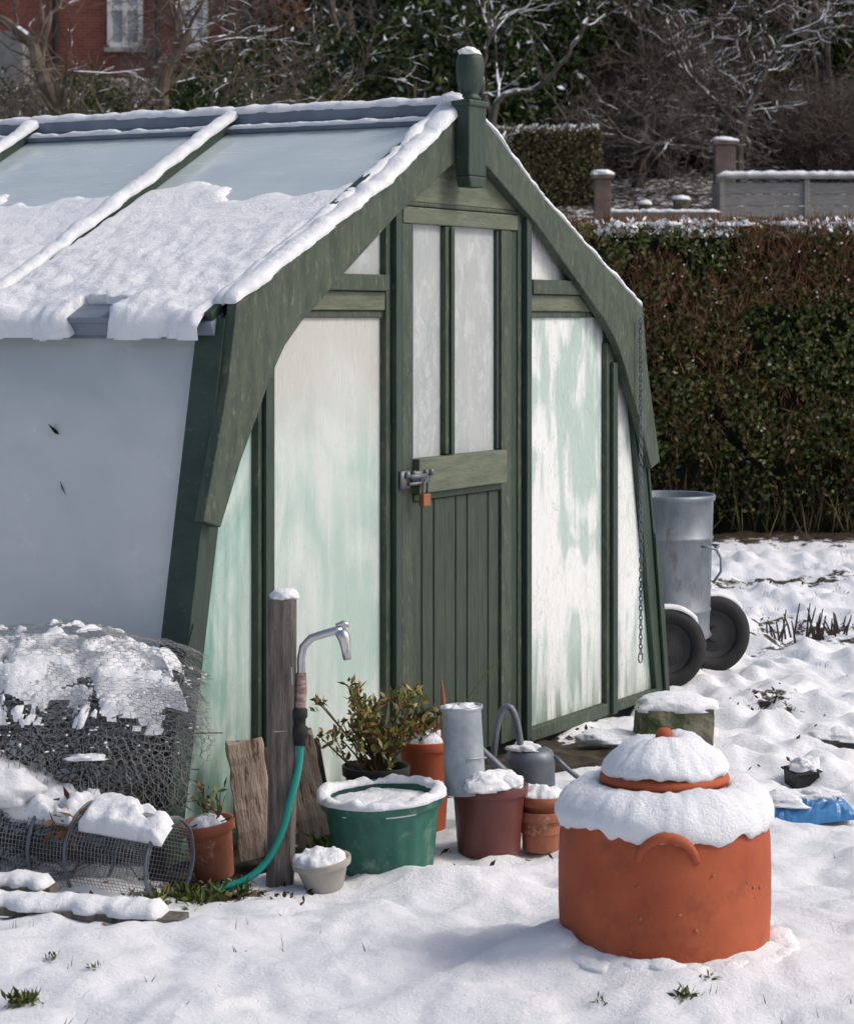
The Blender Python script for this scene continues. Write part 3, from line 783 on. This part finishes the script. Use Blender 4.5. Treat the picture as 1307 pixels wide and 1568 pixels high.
for i in range(900):
    x=r.uniform(-1.42,-.76); y=r.uniform(6.85,7.08); z=r.uniform(.02,.50)
    d=Vector((r.gauss(0,1),r.gauss(0,.5),r.gauss(0,.6))).normalized()*r.uniform(.05,.18)
    m.tube([(x,y,z),(x+d.x*.5+r.gauss(0,.01),y+d.y*.5,z+d.z*.5+.01),(x+d.x,y+d.y,z+d.z)],.002,3,cap=False)
m.obj('dead_vegetation',BARK,nh)
m=MB()
hp_=lambda a,b: heap(a,b,3.6)
m.sheet(.0,.95,.16,.70,hp_,.040,.76,3,sc=8,step=.008,edge=.28)
m.sheet(.0,.95,.09,.22,hp_,.016,.46,8,sc=14,step=.007,edge=.22)
m.sheet(.15,.80,.30,.60,lambda a,b:heap(a,b,6.2),.010,.34,9,sc=14,step=.008,edge=.2)
for i in range(300):
    a=r.random(); b=.03+.45*r.random(); p=heap(a,b,4.2)
    m.blob(p,(r.uniform(.002,.009),r.uniform(.002,.006),r.uniform(.0015,.005)),i,.6,sub=4,rotz=r.random()*3)
m.blob((-.96,6.76,.36),(.055,.03,.012),5,.5,sub=14)
m.obj('netting_snow',SNOW,nh,smooth=True)
mg=empty('wire_mesh_cloche',(0,0,0)); m=MB()
A=Vector((-1.30,6.93,.125)); Bv=Vector((-.70,6.60,.105)); ax=(Bv-A); Lx=ax.length; ax.normalize()
pa=ax.cross(Vector((0,0,1))).normalized(); pb=Vector((0,0,1)); pb=(pb-ax*pb.dot(ax)).normalized()
if pa.y>0: pa=-pa
def cyl(t,th,rr=.128):
    rr*= (1.12-.2*t)*(1+.05*noise.noise(Vector((math.cos(th)*2,math.sin(th)*2,t*3))))
    return A+ax*(t*Lx)+(pa*math.cos(th)*.95+pb*math.sin(th))*rr
for i in range(64):
    th=2*math.pi*i/64; m.tube([cyl(t/8,th) for t in range(9)],.0010,3,cap=False)
for i in range(60):
    t=i/59; m.tube([cyl(t,2*math.pi*k/22) for k in range(22)],.0010,3,closed=True)
m.obj('mesh',WIRE,mg)
m=MB()
for t in(.02,.42,.60,.99): m.tube([cyl(t,2*math.pi*k/40,.131) for k in range(40)],.005,8,closed=True)
m.obj('hoops',GALVD,mg,smooth=True)
m=MB()
def cs(a,b): return cyl(a/.68,b/.128)
def co_(a,b):
    th=b/.128; return (pa*math.cos(th)*.6+pb*max(.5,math.sin(th))).normalized()
m.sheet(.42,.72,.07,.28,cs,.036,.76,3,sc=7,step=.007,edge=.30,out=co_)
m.sheet(.24,.42,.08,.27,cs,.040,.74,6,sc=8,step=.007,edge=.30,out=co_)
m.blob((-1.20,6.83,.24),(.17,.12,.09),4,.35,sub=30,rotz=-.3); m.blob((-1.08,6.78,.20),(.09,.07,.07),7,.4,sub=24); m.blob((-1.26,6.82,.31),(.10,.08,.05),9,.4,sub=24)
m.obj('cloche_snow',SNOW,mg,smooth=True)
lf=np.array([(-1.01+rnd.gauss(0,.03),6.66+rnd.gauss(0,.02),.20+rnd.gauss(0,.04)) for _ in range(26)]); leafmesh('dead_leaves',lf,.05,.018,Mleaf('dead_leaf',[(0,(.06,.035,.02)),(1,(.22,.13,.07))]),mg,updir=(0,0,-.6))
pk=empty('wooden_plank_pile',(0,0,0)); m=MB()
def plank(a,b,w,h):
    a=Vector(a);b=Vector(b);t=(b-a).normalized();s=t.cross(Vector((0,0,1))).normalized();u=s.cross(t)
    m.box((a+b)/2,((b-a).length,w,h),Matrix((t,s,u)).transposed())
plank((-1.5,6.42,.05),(-.63,6.24,.036),.09,.022)
plank((-1.5,6.58,.055),(-1.0,6.48,.06),.08,.022)
m.obj('planks',WOOD,pk,bevel=.003)
m=MB(); m.strip([(-1.5,6.42,.058),(-1.1,6.34,.052),(-.68,6.255,.046)],.11,.036,3,amp=.8); m.strip([(-1.5,6.58,.062),(-1.01,6.485,.068)],.09,.033,5,amp=.8)
m.obj('plank_snow',SNOW,pk,smooth=True)

# ------------------------------------------------------------------ mossy stone, dark things, blue bag
se=empty('mossy_stone_block',(.93,9.05,0))
bm=bmesh.new(); bmesh.ops.create_cube(bm,size=1); bmesh.ops.subdivide_edges(bm,edges=bm.edges[:],cuts=9,use_grid_fill=True)
for v in bm.verts:
    p=v.co; q=1-.10*(abs(p.x*2)**6+abs(p.y*2)**6)*.5
    p.x*=.285*q; p.y*=.2*q; p.z=(p.z+.4)*.15
    nn=fb(p.x*14,p.y*14,p.z*14,3)*.012; p.x+=nn; p.y+=nn; p.z+=nn*.6
me=bpy.data.meshes.new('stone'); bm.to_mesh(me); bm.free(); me.materials.append(STONE)
o=bpy.data.objects.new('stone',me); scene.collection.objects.link(o); o.parent=se; o.rotation_euler=(0,0,.2)
m=MB(); m.blob((0.0,0,.13),(.155,.11,.06),6,.2,sub=30,rotz=.2,flat=.2); m.blob((-.25,-.05,.02),(.13,.08,.035),8,.3,sub=20); m.obj('stone_snow',SNOW,se,smooth=True)
be=empty('blue_plastic_bag',(1.20,7.72,0)); vs=[];n=26
for j in range(n+1):
    for i in range(n+1):
        a=i/n*2-1;b=j/n*2-1; e=max(0,1-max(abs(a),abs(b))**4)
        vs.append((a*.17*(1+.1*fb(a,b,2,2)),b*.10,-.03+e*(.06+.03*fb(a*3,b*3,1,3))+.02*(a+1)))
m=MB(); m.add(vs,[(j*(n+1)+i,j*(n+1)+i+1,(j+1)*(n+1)+i+1,(j+1)*(n+1)+i) for j in range(n) for i in range(n)]); m.obj('bag',BLUEP,be,smooth=False)
m=MB(); m.blob((-.08,.01,.045),(.11,.08,.03),3,.4,sub=22); m.blob((.05,.05,.05),(.10,.06,.03),4,.4); m.obj('bag_snow',SNOW,be,smooth=True)
for (x,y,s,sd) in((1.52,9.0,.08,3),(1.31,8.4,.045,5)):
    e=empty('black_seed_tray',(x,y,-.03)); m=MB(); m.bx(-s,s,-.05,.05,-.02,.06); m.bx(-s-.008,s+.008,-.058,.058,.05,.056); m.obj('tray',BLACKP,e,bevel=.003,rot=(.1,-.1,.3))
    m=MB(); m.blob((.01,.01,.055),(s*1.2,.065,.035),sd,.4); m.obj('tray_snow',SNOW,e,smooth=True)

# ------------------------------------------------------------------ dustbin on wheels
bn=empty('galvanised_dustbin',(1.06,10.66,0)); m=MB()
m.lathe([(0,.185),(.188,.185),(.194,.19),(.194,.215),(.19,.22),(.193,.30),(.1975,.305),(.1975,.315),(.194,.32),(.203,.62),(.2085,.625),(.2085,.635),(.204,.64),(.208,.79),(.216,.795),(.218,.81),(.214,.82),(.206,.815),(.2,.6),(0,.4)],seg=72)
c=math.radians(-35); d=Vector((math.cos(c),math.sin(c),0)); s_=Vector((-d.y,d.x,0))
m.tube([d*.205+s_*(-.05)+Vector((0,0,.60)),d*.235+s_*(-.05)+Vector((0,0,.60)),d*.25+Vector((0,0,.585)),d*.235+s_*.05+Vector((0,0,.60)),d*.205+s_*.05+Vector((0,0,.60))],.006,8)
m.tube([(.205,-.05,.60),(.235,-.06,.54),(.235,-.06,.48),(.20,-.06,.43)],.006,8)
m.obj('bin_body',GALVB,bn,smooth=True)
def wheel(name,x,y,par,rz):
    m=MB(); seg=48; vs=[]
    prof=[(.172,-.024),(.177,-.012),(.177,.012),(.172,.024),(.145,.036),(.115,.03),(.105,.01),(.105,-.01),(.115,-.03),(.145,-.036)]
    n=len(prof)
    for k in range(seg):
        th=2*math.pi*k/seg
        for r_,h in prof: vs.append((r_*math.cos(th),h,r_*math.sin(th)))
    fs=[(k*n+i,k*n+(i+1)%n,((k+1)%seg)*n+(i+1)%n,((k+1)%seg)*n+i) for k in range(seg) for i in range(n)]
    m.add(vs,fs); m.obj(name+'_tyre',RUB,par,smooth=True,loc=(x,y,.17),rot=(0,0,rz))
    m=MB(); vs=[]
    hubp=[(.0,-.03),(.03,-.03),(.035,-.012),(.08,-.006),(.108,-.014),(.108,.014),(.08,.006),(.035,.012),(.03,.03),(0,.03)]
    n=len(hubp)
    for k in range(seg):
        th=2*math.pi*k/seg
        for r_,h in hubp: vs.append((r_*math.cos(th),h,r_*math.sin(th)))
    m.add(vs,[(k*n+i,k*n+i+1,((k+1)%seg)*n+i+1,((k+1)%seg)*n+i) for k in range(seg) for i in range(n-1)])
    m.obj(name+'_hub',BLACKP,par,loc=(x,y,.17),rot=(0,0,rz))
    m=MB(); m.strip([(.174*math.cos(t),0,.17+.174*math.sin(t)) for t in [math.radians(35+10*i) for i in range(12)]],.05,.020,x,amp=.3)
    m.obj(name+'_snow',SNOW,par,smooth=True,loc=(x,y,0),rot=(0,0,rz))
ct=empty('sack_truck_cart',(0,0,0))
wheel('wheel_a',1.29,10.88,ct,.25); wheel('wheel_b',1.035,10.40,ct,.25)
m=MB(); m.tube([(1.29,10.88,.17),(1.035,10.40,.17)],.012,8); m.bx(.9,1.22,10.5,10.85,.160,.178); m.obj('axle_and_plate',GALVD,ct)

# ------------------------------------------------------------------ hedge
HG=empty('clipped_hedge',(0,0,0))
HL=Mleaf('hedge_leaf',[(0,(.02,.036,.009)),(.35,(.055,.082,.017)),(.65,(.095,.12,.028)),(.86,(.14,.13,.038)),(1,(.24,.14,.058))],.4)
HT=Mleaf('hedge_twig',[(0,(.08,.037,.022)),(.6,(.18,.09,.05)),(1,(.28,.165,.10))])
m=MB()
x0,x1,y0,y1,zt=-1.2,7.5,17.95,18.9,2.2
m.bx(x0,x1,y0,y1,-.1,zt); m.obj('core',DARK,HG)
N=85000
X=R.uniform(x0,x1,N)
zz=R.uniform(.12,zt+.08,N)
bul=np.array([noise.noise(Vector((x*1.3,z*1.6,0)))*.12+noise.noise(Vector((x*5,z*5,3)))*.05 for x,z in zip(X,zz)])
Y=y0-.06+bul-np.abs(R.normal(0,.05,N))
keep=np.array([noise.noise(Vector((x*3.5,z*3.5,9)))+.5*noise.noise(Vector((x*9,z*9,2))) for x,z in zip(X,zz)])
thr=-.38+.25*(zz>1.85); k=(keep>thr)&((zz>.55)|(R.uniform(0,1,N)<.35))
leafmesh('leaves_front',np.stack([X,Y,zz],1)[k],.046,.026,HL,HG,updir=(0,-.5,.2))
N=14000
P=np.stack([R.uniform(x0,x1,N),R.uniform(y0-.12,y1,N),zt+R.uniform(-.04,.09,N)],1); leafmesh('leaves_top',P,.036,.02,HL,HG,updir=(0,0,.4))
N=22000
X=R.uniform(x0,x1,N); Z=zt+.05-np.abs(R.normal(0,.8,N)); Z=np.where(Z<.4,R.uniform(.4,zt,N),Z)
tk=np.array([noise.noise(Vector((x*1.1,z*1.1,19))) for x,z in zip(X,Z)])>-.2
P=np.stack([X,y0-.09-np.abs(R.normal(0,.08,N)),Z],1)[tk]; leafmesh('twigs',P,.14,.0055,HT,HG,updir=(0,-.3,1.2),spread=.7)
N=9000
P=np.stack([R.uniform(x0,x1,N),R.uniform(y0-.2,y1,N),zt+R.uniform(.0,.1,N)],1); leafmesh('twigs_top',P,.13,.006,HT,HG,updir=(0,-.1,1.2),spread=.6)
N=700
P=np.stack([R.uniform(x0,x1,N),y0+R.uniform(-.25,-.02,N),R.uniform(.0,.25,N)],1); leafmesh('stems_low',P,.35,.012,Mleaf('hedge_stem',[(0,(.03,.02,.014)),(1,(.09,.06,.04))]),HG,updir=(0,0,2),spread=.6)
FLK=M('snow_fleck',(.78,.81,.86),(.86,.87,.89),5,.6,bump=0)
N=6500
sx=R.uniform(x0,x1,N); kk=np.array([noise.noise(Vector((x*2.2,0,5))) for x in sx])>-.16
P=np.stack([sx,R.uniform(y0-.2,y1,N),zt+R.uniform(.03,.13,N)],1)[kk]; leafmesh('snow_bits_top',P,.045,.035,FLK,HG)
N=350
P=np.stack([R.uniform(x0,x1,N),y0-.2+R.uniform(-.03,.03,N),zt-np.abs(R.normal(0,.8,N))],1); leafmesh('snow_bits_front',P,.02,.014,FLK,HG)
m=MB()
for i in range(80):
    x=rnd.uniform(1.4,7); m.blob((x,rnd.uniform(y0-.18,y0+.4),zt+.09),(rnd.uniform(.03,.11),.07,.03),i,.7,sub=8)
m.obj('snow_clumps',SNOW,HG,smooth=True)

# ------------------------------------------------------------------ background trees
TW1=M('bare_branch',(.085,.075,.068),(.20,.175,.155),3,.9,bump=0,snow=.92,snscale=2.5)
TW2=M('bare_branch_red',(.085,.068,.06),(.185,.145,.12),3,.9,bump=0,snow=1.05,snscale=2.5)
TWS=M('bare_branch_snowy',(.06,.05,.043),(.14,.12,.10),4,.9,bump=0,snow=.45,snscale=4)
EV=Mleaf('evergreen_leaf',[(0,(.012,.022,.010)),(.5,(.035,.055,.022)),(.955,(.07,.09,.035)),(.96,(.6,.64,.7)),(1,(.7,.74,.8))])
IVY=Mleaf('ivy_leaf',[(0,(.025,.035,.015)),(.6,(.07,.085,.036)),(1,(.14,.145,.06))])
def grow(mb,p,d,r,L,dep,rg,wob,up,nch,minr=.004):
    n=4 if dep<3 else 6; pts=[p.copy()]; rads=[r]; q=p.copy(); dd=d.copy()
    for i in range(n):
        dd=(dd+Vector((rg.gauss(0,wob),rg.gauss(0,wob),rg.gauss(0,wob)+up))).normalized()
        q=q+dd*(L/n); pts.append(q.copy()); rads.append(max(minr,r*(1-.45*(i+1)/n)))
    mb.tube(pts,rads,5 if dep>2 else 3,cap=False)
    if dep<=0: return
    for c in range(nch):
        i=rg.randint(1 if c else n,n) if dep<5 else rg.randint(2,n)
        b=(pts[i]-pts[i-1]).normalized(); o=b.orthogonal(); o.rotate(Matrix.Rotation(rg.uniform(0,6.28),3,b))
        nd=(b*rg.uniform(.7,1.3)+o*rg.uniform(.5,1)).normalized()
        grow(mb,pts[i],nd,max(minr,rads[i]*rg.uniform(.55,.8)),L*rg.uniform(.6,.85),dep-1,rg,wob,up,nch,minr)
def treemesh(seed,r,L,dep,nch,wob=.13,up=.04,stems=1,mat=TW1,minr=.005):
    rg=random.Random(seed); mb=MB()
    for s in range(stems):
        sp=.35 if stems>1 else .05
        d=Vector((rg.gauss(0,sp),rg.gauss(0,sp),1)).normalized()
        grow(mb,Vector((rg.gauss(0,.15) if stems>1 else 0,rg.gauss(0,.15) if stems>1 else 0,-.1)),d,r,L,dep,rg,wob,up,nch,minr)
    me=bpy.data.meshes.new('tree'); me.from_pydata(mb.v,[],mb.f); me.materials.append(mat); me.update(); return me
T=[treemesh(1,.13,2.0,5,4),treemesh(2,.10,1.8,5,4,mat=TW2),treemesh(3,.15,1.7,5,4,wob=.22,up=-.01)]
S=[treemesh(11,.03,1.1,3,5,stems=12,mat=TW2,wob=.1,up=.06),treemesh(12,.035,1.2,3,5,stems=10,mat=TW1,wob=.14),treemesh(13,.025,1.0,3,5,stems=12,mat=TW1,up=.08,wob=.08)]
def inst(me,name,par,x,y,s,rz,z=None):
    o=bpy.data.objects.new(name,me); scene.collection.objects.link(o); o.parent=par
    o.location=(x,y,hill(x,y) if z is None else z); o.scale=(s,s,s*rnd.uniform(.85,1.15)); o.rotation_euler=(0,0,rz); return o
BT=empty('background_trees'); BS=empty('background_shrubs')
for i in range(30):
    y=rnd.uniform(40,66); x=rnd.uniform(-.21,.21)*y
    if x/y<-.04 and y<72: continue
    inst(rnd.choice(T),'tree',BT,x,y,rnd.uniform(.8,1.4),rnd.uniform(0,6.28))
for (x,y,s,k) in((-10.2,50,.6,2),(-6.2,50,.5,0),(-3.6,46,.7,2)):
    inst(T[k],'tree',BT,x,y,s,rnd.uniform(0,6.28))
for i in range(125):
    y=rnd.uniform(27,60); x=rnd.uniform(-.22,.22)*y
    if x/y>.02 and y<41: continue
    if x/y<-.03 and y>50: continue
    if x/y<-.03: s=rnd.uniform(.35,.7)
    else: s=rnd.uniform(.6,1.2)
    inst(rnd.choice(S),'shrub',BS,x,y,s,rnd.uniform(0,6.28))
def cloud(n,rx,rz,mat,sz,seed):
    c=R.normal(size=(n,3)); c/=np.linalg.norm(c,axis=1)[:,None]; rr=R.uniform(.35,1,n)**.5
    f=np.array([1+.4*noise.noise(Vector((a*2+seed,b*2,d*2))) for a,b,d in c])
    P=c*(rr*f)[:,None]*np.array([rx,rx,rz])+np.array([0,0,rz*.8])
    return leafmesh('foliage',P,sz,sz*.55,mat,link=False)
C=[cloud(7000,1.3,1.2,EV,.10,1),cloud(7000,1.1,1.7,EV,.09,5),cloud(6000,1.0,1.2,IVY,.08,8)]
EG=empty('evergreen_shrubs')
for (x,y,s,k) in [(-7,34,.8,0),(-5.2,35,.7,0),(-3.2,36,.8,1),(-1.5,38,1.0,2),(.2,40,1.5,0),(1.2,42,1.7,1),(2.0,45,1.8,0),(3.4,44,1.7,2),(4.6,44,1.7,1),(5.4,45,1.7,0),(6.6,46,1.9,1),(8,46,1.7,0),(-.8,48,1.7,1),(1,52,2.2,0),(3,52,2.2,1),(5.5,53,2.3,2),(8,53,2.3,0),(-4,42,.8,0),(-6,43,.8,2),(-8,43,.8,0),(-9.5,40,.8,1),(-2.4,45,1.1,0),(10,52,2,0),(4.3,48,2.0,1),(7.2,49,2.0,2),(1.6,47,2.0,1),(6.2,50,2.3,1),(2.6,49,2.0,2)]:
    inst(C[k],'bush',EG,x,y,s,rnd.uniform(0,6))
for i in range(34):
    y=rnd.uniform(70,90); x=rnd.uniform(-.22,.22)*y
    inst(C[rnd.randint(0,2)],'bush',EG,x,y,rnd.uniform(2.4,3.4),rnd.uniform(0,6))
for i in range(10):
    y=rnd.uniform(60,80); x=rnd.uniform(-.03,.22)*y
    inst(rnd.choice(T),'tree',BT,x,y,rnd.uniform(1,1.6),rnd.uniform(0,6.28))
H2=empty('beech_hedge'); m=MB(); X0,X1,Y0,z0,z1=.9,2.75,38.5,2.6,4.6
m.bx(X0,X1,Y0,Y0+1,z0,z1-.05); m.obj('core',DARK,H2)
HB=Mleaf('beech_leaf',[(0,(.07,.062,.035)),(.5,(.15,.14,.07)),(1,(.26,.225,.13))])
N=15000; P=np.stack([R.uniform(X0-.05,X1+.05,N),Y0-np.abs(R.normal(0,.06,N)),R.uniform(z0,z1,N)],1); leafmesh('leaves',P,.06,.035,HB,H2)
N=3500; P=np.stack([R.uniform(X0,X1,N),R.uniform(Y0-.1,Y0+1,N),R.uniform(z1-.05,z1+.06,N)],1); leafmesh('leaves_top',P,.06,.035,HB,H2)
N=500; P=np.stack([R.uniform(X0,X1,N),R.uniform(Y0-.1,Y0+.6,N),R.uniform(z1,z1+.08,N)],1); leafmesh('snow_bits',P,.07,.06,FLK,H2)
AT=empty('old_apple_tree',(-3.35,26,hill(0,26))); rg=random.Random(21); m=MB()
def limb(pts,r0,r1,mb,kids=7,dep=2):
    P=[Vector(p) for p in pts]; n=len(P); Q=[]
    for i in range(n-1):
        p0,p1,p2,p3=[P[max(0,min(n-1,i+q))] for q in(-1,0,1,2)]
        for k in range(4):
            t=k/4; Q.append(.5*((2*p1)+(p2-p0)*t+(2*p0-5*p1+4*p2-p3)*t*t+(3*p1-p0-3*p2+p3)*t*t*t)+Vector((rg.gauss(0,.012),rg.gauss(0,.012),rg.gauss(0,.012))))
    Q.append(P[-1]); P=Q; n=len(P)
    rr=[(r0+(r1-r0)*i/(n-1))*rg.uniform(.9,1.12) for i in range(n)]
    mb.tube(P,rr,8,cap=False)
    for k in range(kids):
        i=rg.randint(3,n-1); b=(P[i]-P[i-1]).normalized(); d=(b*.6+Vector((rg.gauss(0,.6),rg.gauss(0,.6),rg.gauss(.25,.5)))).normalized()
        grow(mb,P[i],d,rr[i]*.45,rg.uniform(.5,.9),dep+1,rg,.2,.02,3,.004)
def treeobj(mb,mat,par):
    me=bpy.data.meshes.new('branches'); me.from_pydata(mb.v,[],mb.f); me.materials.append(mat); o=bpy.data.objects.new('branches',me); scene.collection.objects.link(o); o.parent=par
limb([(0,0,-.2),(.02,0,.8),(-.05,0,1.6),(.0,0,2.2)],.17,.13,m,0)
limb([(0,0,2.0),(-.2,.1,2.5),(-.55,0,2.75),(-.75,-.1,3.2),(-.95,0,3.7),(-1.3,.1,3.95)],.11,.05,m,10)
limb([(0,0,2.1),(.2,-.1,2.7),(.45,0,2.9),(.5,.1,3.3),(.75,.2,3.8)],.10,.045,m,9)
limb([(-.2,.1,2.5),(-.5,.2,2.4),(-.9,.1,2.5),(-1.4,0,2.35)],.06,.03,m,9)
limb([(.2,0,2.5),(.7,0,2.6),(1.2,.1,2.9),(1.8,0,2.85),(2.3,0,3.0)],.06,.02,m,11)
limb([(.1,0,2.2),(.6,.2,2.2),(1.1,.3,2.45),(1.6,.2,2.4)],.05,.02,m,9)
treeobj(m,M('apple_bark',(.06,.045,.032),(.14,.11,.08),5,.9,bump=.5,snow=.8,snscale=3),AT)
LT=empty('leaning_snowy_tree',(.95,33,hill(0,33))); m=MB(); rg=random.Random(4)
limb([(-.1,0,-.2),(-.12,0,1.2),(-.05,0,2.0),(.1,0,2.35),(.5,.1,2.45),(.85,0,2.75),(1.1,0,3.1),(1.3,0,3.5)],.06,.025,m,9,1)
limb([(-.05,0,2.0),(-.2,0,2.5),(-.15,0,3.0),(.05,0,3.4)],.045,.02,m,8,1)
treeobj(m,TWS,LT)
LT2=empty('leaning_snowy_tree',(5.1,39.5,hill(0,39.5))); m=MB(); rg=random.Random(9)
limb([(0,0,-.2),(.05,0,1.0),(.3,0,1.7),(.5,0,2.2),(.9,0,2.9),(1.0,0,3.6)],.08,.035,m,10,2)
limb([(.05,0,.9),(-.3,0,1.5),(-.8,0,2.0),(-1.2,0,2.9)],.05,.025,m,9,2)
treeobj(m,TWS,LT2)

# ------------------------------------------------------------------ brick house
def brickmat():
    m,nt,b,out=newmat('red_brick',True)
    tc=nt.nodes.new('ShaderNodeTexCoord'); mp=nt.nodes.new('ShaderNodeMapping'); mp.inputs['Rotation'].default_value=(math.radians(90),0,0)
    br=nt.nodes.new('ShaderNodeTexBrick'); br.inputs['Scale'].default_value=1; br.inputs['Brick Width'].default_value=.225; br.inputs['Row Height'].default_value=.075; br.inputs['Mortar Size'].default_value=.008
    br.inputs['Color1'].default_value=(.28,.085,.06,1); br.inputs['Color2'].default_value=(.19,.06,.045,1); br.inputs['Mortar'].default_value=(.20,.15,.13,1)
    nt.links.new(tc.outputs['Object'],mp.inputs[0]); nt.links.new(mp.outputs[0],br.inputs[0]); nt.links.new(br.outputs[0],b.inputs[0])
    return m
BRICK=brickmat(); WHITE=M('white_window_paint',(.62,.62,.60),(.74,.74,.72),3,.5,bump=0); GLS=M('pale_curtained_window_glass',(.30,.33,.36),(.48,.50,.51),2,.15,bump=0); SLATE=M('slate',(.08,.085,.1),(.13,.13,.15),6,.7)
BH=empty('brick_house',(-8.5,59,7.4)); m=MB()
m.bx(-9,5.3,0,8,-1,7); m.obj('walls',BRICK,BH)
m=MB(); m.add([(-9.3,-.4,6.95),(5.6,-.4,6.95),(5.6,4,10.2),(-9.3,4,10.2),(5.6,8.4,6.95),(-9.3,8.4,6.95)],[(0,1,2,3),(3,2,4,5),(0,3,5),(1,4,2)]); m.obj('roof',SLATE,BH)
wf=MB(); gl=MB(); si=MB()
for X,wd in((-6,1.2),(-3.5,1.2),(1.1,.75),(2.8,.55)):
    for Z0 in(.9,3.9):
        gl.bx(X-wd/2,X+wd/2,-.02,-.005,Z0,Z0+1.8)
        for a in(-wd/2,wd/2,0): wf.bx(X+a-.06,X+a+.06,-.07,-.021,Z0,Z0+1.8)
        for z in(0,.9,1.8): wf.bx(X-wd/2,X+wd/2,-.065,-.0215,Z0+z-.06,Z0+z+.06)
        si.bx(X-wd/2-.12,X+wd/2+.12,-.16,-.001,Z0-.18,Z0-.07); si.bx(X-wd/2-.12,X+wd/2+.12,-.04,-.001,Z0+1.87,Z0+2.1)
wf.obj('window_frames',WHITE,BH); gl.obj('window_glass',GLS,BH); si.obj('sills',M('stone_sill',(.3,.28,.25),(.4,.38,.34),4),BH)
m=MB()
for X in(-.6,1.9,3.6,4.5,-4.8): m.tube([(X,-.1,-1),(X,-.1,7)],.07,8)
m.bx(3.9,4.25,-.02,-.003,.2,3.0)
m.obj('drainpipes',BLACKP,BH)
m=MB(); m.bx(-3,-1.0,-2.4,-.2,-1,.95); m.obj('lean_to',M('render_grey',(.16,.16,.16),(.24,.24,.23),3),BH,bevel=.02)

# ------------------------------------------------------------------ garden items on slope
GREYT=M('grey_timber',(.26,.245,.225),(.38,.365,.34),5,.8,(1,4,6),.4)
bz=hill(0,37)
pb=empty('timber_raised_planter',(0,0,0)); m=MB()
bx0,bx1,by=4.50,7.2,37.0
for i in range(3): m.bx(bx0,bx1,by,by+.05,bz+.05+i*.18,bz+.05+i*.18+.17)
for x in np.arange(bx0,bx1+.1,1.3): m.bx(x,x+.08,by-.05,by-.002,bz-.1,bz+.64)
m.bx(bx0,bx0+.05,by+.052,by+1,bz,bz+.6); m.bx(bx0-.05,bx1,by-.09,by+.06,bz+.641,bz+.68)
m.obj('boards',GREYT,pb,bevel=.005)
m=MB(); m.strip([(bx0-.05,by-.02,bz+.68),(bx1,by-.02,bz+.68)],.16,.08,3,amp=.5,step=.05); m.obj('planter_snow',SNOW,pb,smooth=True)
def gpost(x,y,w,h,nm='garden_gate_post'):
    z=hill(x,y); e=empty(nm,(x,y,z)); m=MB(); m.bx(-w/2,w/2,-w/2,w/2,-.2,h); m.bx(-w/2-.04,w/2+.04,-w/2-.04,w/2+.04,h+.001,h+.06); m.obj('post',M('post_timber',(.14,.10,.08),(.22,.17,.14),5,.8),e,bevel=.01)
    m=MB(); m.blob((0,0,h+.07),(w/2+.06,w/2+.06,.07),x,.2); m.obj('snow_cap',SNOW,e,smooth=True)
gpost(2.55,35,.24,.92)
gpost(4.72,38.2,.32,1.0,'brick_pier')
ss=empty('low_sleeper_wall',(0,0,0)); m=MB(); z=hill(0,36.5); m.bx(2.7,4.45,36.4,36.6,z-.3,z+.20); m.obj('sleepers',M('sleeper',(.16,.13,.11),(.26,.22,.18),4),ss,bevel=.01)
m=MB(); m.strip([(2.7,36.5,z+.20),(4.45,36.5,z+.20)],.2,.05,8,amp=.6,step=.04); m.obj('sleeper_snow',SNOW,ss,smooth=True)
for i,(x,y,k) in enumerate(((3.35,36.9,.8),(3.9,36.9,1.1))):
    pot('garden_plant_pot',x,y,.13*k,.09*k,.24*k,STONE,None,(1.0,0,.07),seed=i,z=z+.15)

# ------------------------------------------------------------------ light, camera
sun=bpy.data.lights.new('sun','SUN'); sun.energy=1.5; sun.angle=math.radians(16); sun.color=(1,.965,.925)
so=bpy.data.objects.new('sun',sun); scene.collection.objects.link(so)
el=math.radians(44); sd=Vector((1,-.12,0)).normalized()*math.cos(el)+Vector((0,0,math.sin(el)))
so.rotation_euler=sd.to_track_quat('Z','Y').to_euler(); so.location=(20,0,20)
w=bpy.data.worlds.new('World'); scene.world=w; w.use_nodes=True; nt=w.node_tree
sky=nt.nodes.new('ShaderNodeTexSky'); sky.sky_type='NISHITA'; sky.sun_disc=False; sky.sun_elevation=el; sky.sun_rotation=math.atan2(sd.x,sd.y)
sky.dust_density=4.5; sky.air_density=1.0; sky.ozone_density=1.0
nt.links.new(sky.outputs[0],nt.nodes['Background'].inputs[0]); nt.nodes['Background'].inputs[1].default_value=.15
cam=bpy.data.cameras.new('camera'); co=bpy.data.objects.new('camera',cam); scene.collection.objects.link(co)
co.location=(0,0,1.6); co.rotation_euler=(math.radians(90),0,0)
cam.sensor_fit='HORIZONTAL'; cam.sensor_width=36; cam.lens=36*3676/1305; cam.shift_y=-297/1305
cam.clip_end=2000; cam.dof.use_dof=True; cam.dof.focus_distance=7.8; cam.dof.aperture_fstop=11
scene.camera=co
scene.view_settings.view_transform='Standard'; scene.view_settings.look='None'; scene.view_settings.exposure=0
